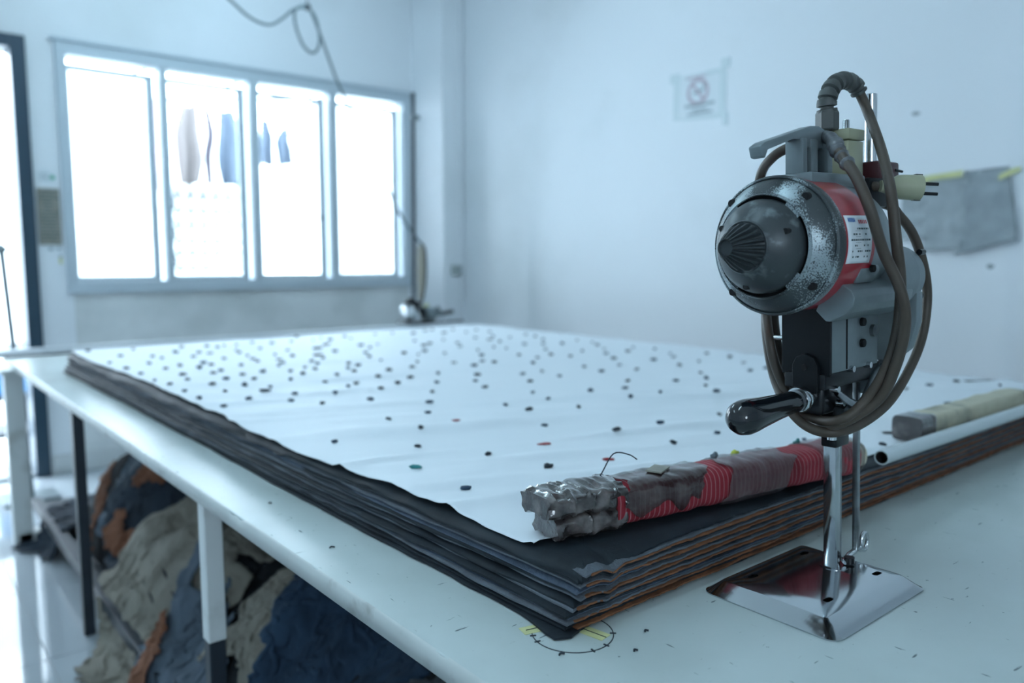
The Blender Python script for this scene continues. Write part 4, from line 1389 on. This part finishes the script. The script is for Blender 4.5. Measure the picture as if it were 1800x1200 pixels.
# chrome pillars behind the box
for (x, y, r_, z1) in ((0.090, 0.0, 0.0078, 0.637), (0.040, 0.030, 0.0046, 0.603), (0.062, 0.020, 0.0046, 0.604)):
    q = L_()
    q.lathe([(0.45, 0.0), (0.45, r_), (z1 - 0.001, r_), (z1, r_ * 0.85), (z1, 0.0)], 'z', (x, y, 0), 20)
    q.build('guide_pillar', 'chrome', cm, smooth=40)
q = L_()
q.box(0.050, 0.110, -0.030, 0.020, 0.505, 0.545, bev=0.004)
q.build('pillar_block', 'block_maroon', cm, smooth=40)
q = L_()
q.box(0.020, 0.070, -0.033, 0.030, 0.485, 0.522, bev=0.003)
q.build('bracket', 'plate_black', cm, smooth=40)
q = L_()
q.tube([(0.096, -0.030, 0.534), (0.108, -0.034, 0.532)], 0.0018, 8)
q.build('lock_screw', 'steel_black', cm, smooth=40)

# operating handle
q = L_()
q.lathe([(-0.2330, 0.0), (-0.2315, 0.0080), (-0.2270, 0.0145), (-0.2200, 0.0188), (-0.2110, 0.0204), (-0.2010, 0.0202), (-0.1850, 0.0185), (-0.1500, 0.0155), (-0.1200, 0.0138), (-0.1020, 0.0135), (-0.0985, 0.0120), (-0.0975, 0.0)], 'x', (0, 0, 0), 40)
q.bm.transform(Matrix.Translation((0, -0.003, 0.2530)) @ Matrix.Rotation(math.radians(-1.5), 4, 'Y'))
q.build('grip_handle', 'bakelite', cm, smooth=50)
q = L_()
q.lathe([(-0.1000, 0.0), (-0.1000, 0.0150), (-0.0960, 0.0170), (-0.0900, 0.0165), (-0.0870, 0.0110), (-0.0600, 0.0100), (-0.0600, 0.0)], 'x', (0, -0.003, 0.2515), 24)
q.build('handle_ferrule', 'chrome', cm, smooth=40)
# clamp and linkage under the gear block
q = L_()
q.box(-0.078, 0.070, -0.028, 0.028, 0.262, 0.282, bev=0.003)
ck = q.build('clamp_bar', 'steel_black', cm, smooth=40)
q = L_()
q.box(-0.070, 0.010, -0.020, 0.020, 0.228, 0.266, bev=0.006, seg=3)
q.build('clamp_block', 'steel_black', cm, smooth=40)
q = L_()
q.tube(catmull([(-0.055, -0.030, 0.258), (-0.035, -0.038, 0.243), (-0.010, -0.040, 0.236), (0.020, -0.036, 0.250), (0.055, -0.030, 0.272), (0.085, -0.026, 0.280)], 5), 0.0075, 8, flat=0.5)
q.build('link_lever', 'steel_worn', cm, smooth=40)
q = L_()
q.tube(catmull([(-0.040, -0.030, 0.232), (-0.010, -0.034, 0.222), (0.020, -0.036, 0.226), (0.050, -0.034, 0.250), (0.066, -0.030, 0.278)], 5), 0.0065, 8, flat=0.6)
q.build('lock_lever', 'steel_black', cm, smooth=40)
for (x, z, mm) in ((-0.060, 0.262, 'chrome'), (-0.022, 0.283, 'chrome'), (0.022, 0.283, 'chrome'), (-0.046, 0.243, 'chrome')):
    q = L_()
    q.lathe([(-0.036, 0.0), (-0.036, 0.0040), (-0.026, 0.0044)], 'y', (x, 0, z), 12)
    q.build('clamp_screw', mm, ck, smooth=40)
q = L_()
q.lathe([(-0.034, 0.0), (-0.034, 0.0130), (-0.026, 0.0135), (-0.020, 0.0120)], 'y', (-0.034, 0.0, 0.226), 8)
q.build('clamp_knob', 'cast_dark', ck, smooth=40)
q = L_()
q.box(0.055, 0.094, -0.030, 0.016, 0.238, 0.262, bev=0.003)
q.build('rod_guide', 'cast_grey', cm, smooth=40)

# brown power cord: coils hung over the machine, joint tape, plug
S1 = [(0.050, -0.004, 0.634), (0.054, -0.012, 0.612), (0.010, -0.052, 0.553), (-0.040, -0.087, 0.499), (-0.049, -0.098, 0.443), (-0.036, -0.098, 0.390), (-0.037, -0.095, 0.336), (-0.045, -0.085, 0.289), (-0.054, -0.065, 0.250), (-0.073, -0.045, 0.228), (-0.056, 0.000, 0.221), (-0.052, 0.030, 0.237), (-0.058, 0.050, 0.279), (-0.060, 0.060, 0.320), (-0.037, 0.080, 0.359), (-0.019, 0.100, 0.412), (-0.025, 0.100, 0.474), (-0.032, 0.090, 0.532), (-0.050, 0.060, 0.554), (-0.046, 0.035, 0.565), (-0.030, 0.010, 0.572)]
S2 = [(-0.030, 0.010, 0.572), (-0.050, -0.018, 0.568), (-0.082, -0.046, 0.546), (-0.098, -0.075, 0.514), (-0.105, -0.095, 0.475), (-0.085, -0.100, 0.430), (-0.068, -0.112, 0.385), (-0.055, -0.112, 0.345), (-0.050, -0.100, 0.297), (-0.048, -0.078, 0.252), (-0.065, -0.035, 0.218), (-0.041, 0.010, 0.212), (-0.022, 0.045, 0.237), (-0.013, 0.070, 0.280), (-0.021, 0.075, 0.323), (-0.001, 0.090, 0.364), (0.02, 0.1, 0.42), (0.05, 0.07, 0.48), (0.075, 0.02, 0.498), (0.097, -0.020, 0.489)]
S3 = [(0.097, -0.020, 0.489), (0.109, -0.030, 0.475), (0.127, -0.040, 0.450), (0.148, -0.045, 0.411), (0.164, -0.045, 0.364), (0.150, -0.045, 0.309), (0.111, -0.045, 0.267), (0.052, -0.045, 0.231), (-0.014, -0.040, 0.212), (-0.062, -0.030, 0.208), (-0.069, 0.000, 0.212), (-0.065, 0.030, 0.233), (-0.047, 0.060, 0.265), (-0.039, 0.075, 0.306), (-0.028, 0.085, 0.347), (0.001, 0.100, 0.404), (0.03, 0.085, 0.47), (0.040, 0.030, 0.512), (0.030, -0.020, 0.512), (0.037, -0.044, 0.509)]
q = L_()
q.tube(catmull(S1[:-1] + S2[:-1] + S3, 8), 0.0063, 12)
cord = q.build('power_cord', 'rubber_brown', cm, smooth=80)
pj = catmull([(-0.038, -0.004, 0.571), (-0.052, -0.020, 0.567), (-0.068, -0.034, 0.557), (-0.080, -0.044, 0.547), (-0.086, -0.054, 0.537), (-0.092, -0.064, 0.527)], 8)
q = L_()
q.tube(pj, [0.0085 + 0.0028 * float(vnoise(k * 0.55, 3.3)) for k in range(len(pj))], 12)
q.build('joint_tape', 'tape_grey', cord, smooth=50)
PLUG = LEAN @ Matrix.Translation((0.036, -0.050, 0.509)) @ Matrix.Rotation(math.radians(-42), 4, 'Z') @ Matrix.Rotation(math.radians(5), 4, 'Y') @ Matrix.Scale(0.9, 4)
q = MB(PLUG)
q.lathe([(-0.012, 0.0), (-0.012, 0.0080), (0.002, 0.0110), (0.010, 0.0160), (0.018, 0.0172), (0.042, 0.0178), (0.0425, 0.0165), (0.0425, 0.0)], 'x', (0, 0, 0), 28)
plug = q.build('plug_body', 'plastic_cream', cm, smooth=30)
for dz in (0.0060, -0.0075):
    q = MB(PLUG)
    q.tube([(0.042, 0.0, dz), (0.0670, 0.0, dz)], 0.0024, 10)
    q.build('plug_pin', 'steel_black', plug, smooth=60)
for dz in (0.0155, -0.0175):
    q = MB(PLUG)
    q.box(0.034, 0.0430, -0.004, 0.004, dz - 0.0005, dz + 0.0030)
    q.build('earth_clip', 'steel_black', plug)

# ---------------------------------------------------------------- end cutter on the far track
ec = empty('end_cutter', (2.585, 4.06, T))
tag(ec, 'far cutter with tall dark pole standing on the track by the pillar', 'machine')
MB().tube([(0.0, 0, 0.06), (0.012, 0, 1.405)], 0.012, 10).build('tall_pole', 'steel_dark', ec, smooth=50)
MB().box(0.0, 0.05, -0.02, 0.02, 1.25, 1.275, bev=0.004).build('pole_clamp', 'cast_grey', ec)
MB().box(-0.085, 0.10, -0.09, 0.06, 0.030, 0.043, bev=0.004).build('carriage', 'steel_black', ec)
q = MB()
q.prism([(-0.075, 0.043), (-0.050, 0.043), (0.012, 0.130), (0.065, 0.043), (0.095, 0.043), (0.030, 0.165), (-0.005, 0.165)], 'y', -0.035, -0.010, bev=0.003)
q.build('frame_bracket', 'steel_black', ec)
q = MB()
q.lathe([(-0.105, 0.0), (-0.104, 0.025), (-0.095, 0.042), (-0.080, 0.048), (-0.040, 0.048), (-0.030, 0.0)], 'x', (0, -0.03, 0.10), 24)
q.build('motor_drum', 'aluminium', ec, smooth=40)
q = MB()
q.box(-0.075, 0.005, -0.04, 0.0, 0.145, 0.168, bev=0.004).box(-0.05, -0.02, -0.04, 0.0, 0.165, 0.19, bev=0.004)
q.build('switch_box', 'steel_black', ec)
q = MB()
q.lathe([(0.06, 0.0), (0.06, 0.045), (0.12, 0.042), (0.155, 0.022), (0.185, 0.018), (0.185, 0.0)], 'x', (0, -0.02, 0.085), 24)
q.build('gear_cone', 'cast_grey', ec, smooth=40)
MB().tube([(0.185, -0.02, 0.080), (0.275, -0.02, 0.093)], 0.013, 12).build('grip', 'bakelite', ec, smooth=50)
MB().lathe([(0, 0), (0, 0.02), (0.012, 0.02), (0.012, 0)], 'x', (0.15, -0.03, 0.11), 16).build('knob', 'cast_grey', ec, smooth=40)
MB().tube([(0.05, 0.0, 0.17), (0.056, 0, 0.35), (0.055, 0, 0.50)], [0.014, 0.024, 0.020], 12).build('cable_sleeve', 'sleeve_beige', ec, smooth=60)
MB().tube(catmull([(0.05, -0.01, 0.15), (0.075, -0.015, 0.28), (0.078, -0.018, 0.42), (0.072, -0.012, 0.49), (0.052, 0, 0.52)], 6), 0.008, 8).build('sleeve_strap', 'steel_dark', ec, smooth=60)
MB().box(-0.05, 0.32, -0.08, -0.06, 0.030, 0.040, bev=0.003).build('guide_arm', 'steel_black', ec)
MB().lathe([(0.0, 0.0), (0.0, 0.006), (-0.01, 0.008), (-0.012, 0.0)], 'y', (0.02, -0.038, 0.135), 16).build('hub_cap', 'chrome', ec, smooth=40)
MB().tube([(0.055, 0.01, 0.12), (0.11, 0.01, 0.14)], 0.012, 8).build('wrapped_joint', 'tape_yellow', ec, smooth=50)

oc = empty('hanging_cable', (1.946, 4.07, ZC))
tag(oc, 'grey cable looping down from the ceiling to the far cutter', 'cable')
O = Vector((1.946, 4.07, ZC))
pts = [(1.30, 4.07, 2.60), (1.42, 4.07, 2.56), (1.521, 4.07, 2.494), (1.60, 4.07, 2.439), (1.665, 4.07, 2.412), (1.735, 4.07, 2.411), (1.80, 4.07, 2.455), (1.864, 4.07, 2.512), (1.93, 4.07, 2.535), (1.968, 4.07, 2.52), (1.990, 4.06, 2.47), (2.005, 4.06, 2.38), (1.985, 4.06, 2.318), (1.950, 4.06, 2.302), (1.910, 4.06, 2.33), (1.880, 4.06, 2.39), (1.868, 4.07, 2.46), (1.880, 4.08, 2.52), (1.946, 4.08, 2.546), (1.985, 4.08, 2.49), (2.057, 4.08, 2.315), (2.138, 4.08, 2.128), (2.312, 4.08, 1.814), (2.497, 4.08, 1.48), (2.600, 4.07, 1.335), (2.640, 4.06, 1.285)]
MB().tube(catmull([Vector(p) - O for p in [(1.30, 4.07, ZC)] + pts], 6), 0.0075, 8).build('cable_run', 'cable_grey', oc, smooth=80)
MB().tube([(0, 0.01, -0.50), (0, 0.01, 0)], 0.003, 6).build('hanger_wire', 'cable_grey', oc)
MB().lathe([(-0.525, 0), (-0.525, 0.016), (-0.495, 0.016), (-0.495, 0)], 'z', (0.0, 0.005, 0), 12).build('tie', 'steel_dark', oc)

# ---------------------------------------------------------------- cloth thrown on the lower shelf under the table
HX0, HX1, HY0, HY1, HS = 0.15, 2.2, 0.4, 4.3, 0.02
hx = np.arange(HX0, HX1, HS)
hy = np.arange(HY0, HY1, HS)
GX, GY = np.meshgrid(hx, hy, indexing='ij')
HF = np.where((GX > 0.51) & (GX < 2.7), 0.13, 0.004)
core = np.zeros_like(HF)
for (cx, cy, rx, ry, hh) in ((1.05, 3.25, 0.46, 0.55, 0.36), (0.98, 2.5, 0.42, 0.50, 0.30), (1.05, 1.85, 0.45, 0.45, 0.24), (1.05, 1.25, 0.42, 0.45, 0.26), (1.45, 2.7, 0.5, 0.8, 0.40)):
    d2 = ((GX - cx) / rx) ** 2 + ((GY - cy) / ry) ** 2
    core = np.maximum(core, hh * np.clip(1 - d2, 0, 1) ** 0.6)
core = core * (1 + 0.25 * fbm(GX * 4, GY * 4, seed=8))
HF = HF + np.where(core > 0.02, core, 0)


def sample(H, x, y):
    fx = np.clip((x - HX0) / HS, 0, H.shape[0] - 1.001)
    fy = np.clip((y - HY0) / HS, 0, H.shape[1] - 1.001)
    ix, iy = fx.astype(int), fy.astype(int)
    ux, uy = fx - ix, fy - iy
    return (H[ix, iy] * (1 - ux) * (1 - uy) + H[ix + 1, iy] * ux * (1 - uy) + H[ix, iy + 1] * (1 - ux) * uy + H[ix + 1, iy + 1] * ux * uy)


def smooth_h(H, k=1):
    for _ in range(k):
        P_ = np.pad(H, 1, mode='edge')
        H = (P_[1:-1, 1:-1] * 2 + P_[:-2, 1:-1] + P_[2:, 1:-1] + P_[1:-1, :-2] + P_[1:-1, 2:]) / 6
    return H


# bulk added under the cloth pieces; its black stands in for deep shade
st_ = 2
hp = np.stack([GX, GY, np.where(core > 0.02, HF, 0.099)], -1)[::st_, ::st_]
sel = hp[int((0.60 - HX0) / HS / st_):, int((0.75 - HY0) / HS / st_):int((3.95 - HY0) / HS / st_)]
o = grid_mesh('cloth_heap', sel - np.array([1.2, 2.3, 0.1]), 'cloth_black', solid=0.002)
o.location = (1.2, 2.3, 0.1)
tag(o, 'black cloth heap under the table, its black standing in for deep shade', 'cloth')


def drape(name, label, m_, c, size, ang, n=(72, 56), squeeze=(0.45, 0.45), lift=0.25, seed=0, steps=60, amp=0.05):
    """a square of cloth dropped crumpled on whatever already lies there (position based dynamics)"""
    global HF
    N, M_ = n
    rng = np.random.RandomState(seed)
    dx, dy = size[0] / (N - 1), size[1] / (M_ - 1)
    U, V = np.meshgrid(np.linspace(-0.5, 0.5, N), np.linspace(-0.5, 0.5, M_), indexing='ij')
    ca, sa = math.cos(ang), math.sin(ang)
    lx = U * size[0] * squeeze[0] + 0.035 * fbm(U * 6, V * 6, seed=seed + 1)
    ly = V * size[1] * squeeze[1] + 0.035 * fbm(U * 6, V * 6, seed=seed + 2)
    X = np.stack([c[0] + lx * ca - ly * sa, c[1] + lx * sa + ly * ca, np.zeros_like(U)], -1)
    X[..., 2] = sample(HF, X[..., 0], X[..., 1]) + lift * 0.25 + amp * (1 + fbm(U * 8 + 7, V * 8, seed=seed + 3))
    Pv = X.copy()
    diag = math.hypot(dx, dy)

    def con(A, B, rest, k):
        d = B - A
        L = np.sqrt((d * d).sum(-1, keepdims=True)) + 1e-9
        f = d * (0.5 * k * (L - rest) / L)
        A += f
        B -= f

    Hs = smooth_h(HF, 1)
    for s in range(steps):
        vel = (X - Pv) * np.array([0.80, 0.80, 0.96])
        vel = np.clip(vel, -0.02, 0.02)
        Pv = X.copy()
        X = X + vel
        X[..., 2] -= 0.0022
        for it in range(5):
            for o0 in (0, 1):
                con(X[o0:-1:2][:(N - o0) // 2], X[o0 + 1::2][:(N - o0) // 2], dx, 1.0)
                con(X[:, o0:-1:2][:, :(M_ - o0) // 2], X[:, o0 + 1::2][:, :(M_ - o0) // 2], dy, 1.0)
            con(X[:-1:2, :-1:2][:(N) // 2, :(M_) // 2], X[1::2, 1::2][:(N) // 2, :(M_) // 2], diag, 0.5)
            con(X[1::2, :-1:2][:(N) // 2, :(M_) // 2], X[:-1:2, 1::2][:(N) // 2, :(M_) // 2], diag, 0.5)
            for o0 in (0, 1, 2, 3):
                a_, b_ = X[o0::4], X[o0 + 2::4]
                k_ = min(len(a_), len(b_))
                con(a_[:k_], b_[:k_], 2 * dx, 0.03)
                a_, b_ = X[:, o0::4], X[:, o0 + 2::4]
                k_ = min(a_.shape[1], b_.shape[1])
                con(a_[:, :k_], b_[:, :k_], 2 * dy, 0.03)
            h_ = sample(Hs, X[..., 0], X[..., 1]) + 0.006
            hit = X[..., 2] < h_
            X[..., 2] = np.where(hit, h_, X[..., 2])
        top_ = T - 0.045
        inside = X[..., 0] > 0.44
        X[..., 2] = np.where(inside & (X[..., 2] > top_), top_, X[..., 2])
        # friction on contact
        Pv[..., 0] = np.where(hit, Pv[..., 0] * 0.08 + X[..., 0] * 0.92, Pv[..., 0])
        Pv[..., 1] = np.where(hit, Pv[..., 1] * 0.08 + X[..., 1] * 0.92, Pv[..., 1])
    # fine creases
    tx = np.gradient(X, axis=0); ty = np.gradient(X, axis=1)
    nn = np.cross(tx, ty); nn /= np.linalg.norm(nn, axis=-1, keepdims=True) + 1e-9
    cr = 1 - np.abs(vnoise(U * size[0] * 9 + 3 * fbm(U * 3, V * 3, seed=seed + 9), V * size[1] * 16, seed=seed + 5))
    X = X + nn * (0.010 * (cr[..., None] ** 3 - 0.35) + 0.004 * fbm(U * size[0] * 30, V * size[1] * 30, seed=seed + 6, octv=2)[..., None])
    X[..., 2] = np.maximum(X[..., 2], sample(Hs, X[..., 0], X[..., 1]) + 0.004)
    # what comes later rests on this piece
    ix = np.clip(((X[..., 0] - HX0) / HS).astype(int), 0, HF.shape[0] - 1)
    iy = np.clip(((X[..., 1] - HY0) / HS).astype(int), 0, HF.shape[1] - 1)
    np.maximum.at(HF, (ix, iy), X[..., 2])
    zlow = float(X[..., 2].min())
    o = grid_mesh(name, X - np.array([c[0], c[1], zlow]), m_)
    o.location = (c[0], c[1], zlow)
    sub = o.modifiers.new('smooth', 'SUBSURF')
    sub.levels = sub.render_levels = 1
    sd = o.modifiers.new('thickness', 'SOLIDIFY')
    sd.thickness = 0.003
    tag(o, label, 'cloth', 'cloth pieces heaped under the table')


drape('cloth_piece', 'navy cloth slumped at the far end of the heap by the white leg', 'cloth_navy', (0.66, 3.62), (0.95, 0.75), 0.3, seed=11)
drape('cloth_piece', 'slate blue cloth draped over the far top of the heap', 'cloth_slate', (0.90, 3.05), (1.2, 0.95), 0.5, seed=12)
drape('cloth_piece', 'dark navy cloth on the heap behind the dark table leg', 'cloth_navy', (0.85, 2.85), (1.2, 1.0), -0.2, seed=13)
drape('cloth_strip', 'rust brown strip trailing over the far end of the heap', 'cloth_rust', (0.66, 3.25), (0.95, 0.20), 1.2, n=(76, 18), seed=14)
drape('cloth_strip', 'rust brown strip highest on the heap, touching the table underside', 'cloth_rust', (0.86, 3.10), (0.85, 0.28), 0.9, n=(70, 24), seed=15)
drape('cloth_strip', 'rust brown strip lying just above the tan cloth', 'cloth_rust', (0.68, 2.82), (0.75, 0.24), 1.9, n=(60, 20), seed=16)
drape('cloth_piece', 'black cloth sagging between tan cloth and sleeved leg', 'cloth_black', (0.74, 2.00), (1.0, 0.8), 0.9, seed=19)
drape('cloth_piece', 'large crumpled tan cloth spilling over the shelf rail', 'cloth_tan', (0.66, 2.46), (1.35, 1.15), 1.25, n=(96, 80), squeeze=(0.46, 0.38), seed=17)
drape('cloth_piece', 'tan cloth bunched deeper under the table, behind the sleeved leg', 'cloth_tan', (0.90, 2.30), (0.65, 0.5), 0.4, seed=18)
drape('cloth_piece', 'black cloth deep under the table, above the denim', 'cloth_black', (0.98, 1.86), (1.0, 0.8), 0.2, seed=29)
drape('cloth_strip', 'slate blue strip hanging down beside the sleeved leg', 'cloth_slate', (0.62, 2.20), (1.0, 0.16), 0.7, n=(80, 14), seed=20)
drape('cloth_piece', 'slate cloth spilling onto the floor tiles at lower left', 'cloth_slate', (0.55, 2.02), (0.85, 0.6), 1.1, seed=21)
drape('cloth_strip', 'rust brown strip curled on the slate cloth at lower left', 'cloth_rust', (0.53, 2.14), (0.55, 0.16), 0.9, n=(56, 16), seed=22)
drape('cloth_piece', 'tan cloth lying right of the sleeved leg beside the denim', 'cloth_tan', (0.74, 1.86), (0.6, 0.5), 0.2, seed=23)
drape('cloth_piece', 'blue denim cloth bunched near the camera under the table', 'denim', (0.78, 1.56), (1.15, 0.95), 0.7, n=(84, 70), squeeze=(0.45, 0.45), seed=24, amp=0.09)
drape('cloth_piece', 'grey cloth under the table edge at the bottom of the picture', 'cloth_grey', (0.84, 1.16), (0.8, 0.6), 0.3, seed=25)
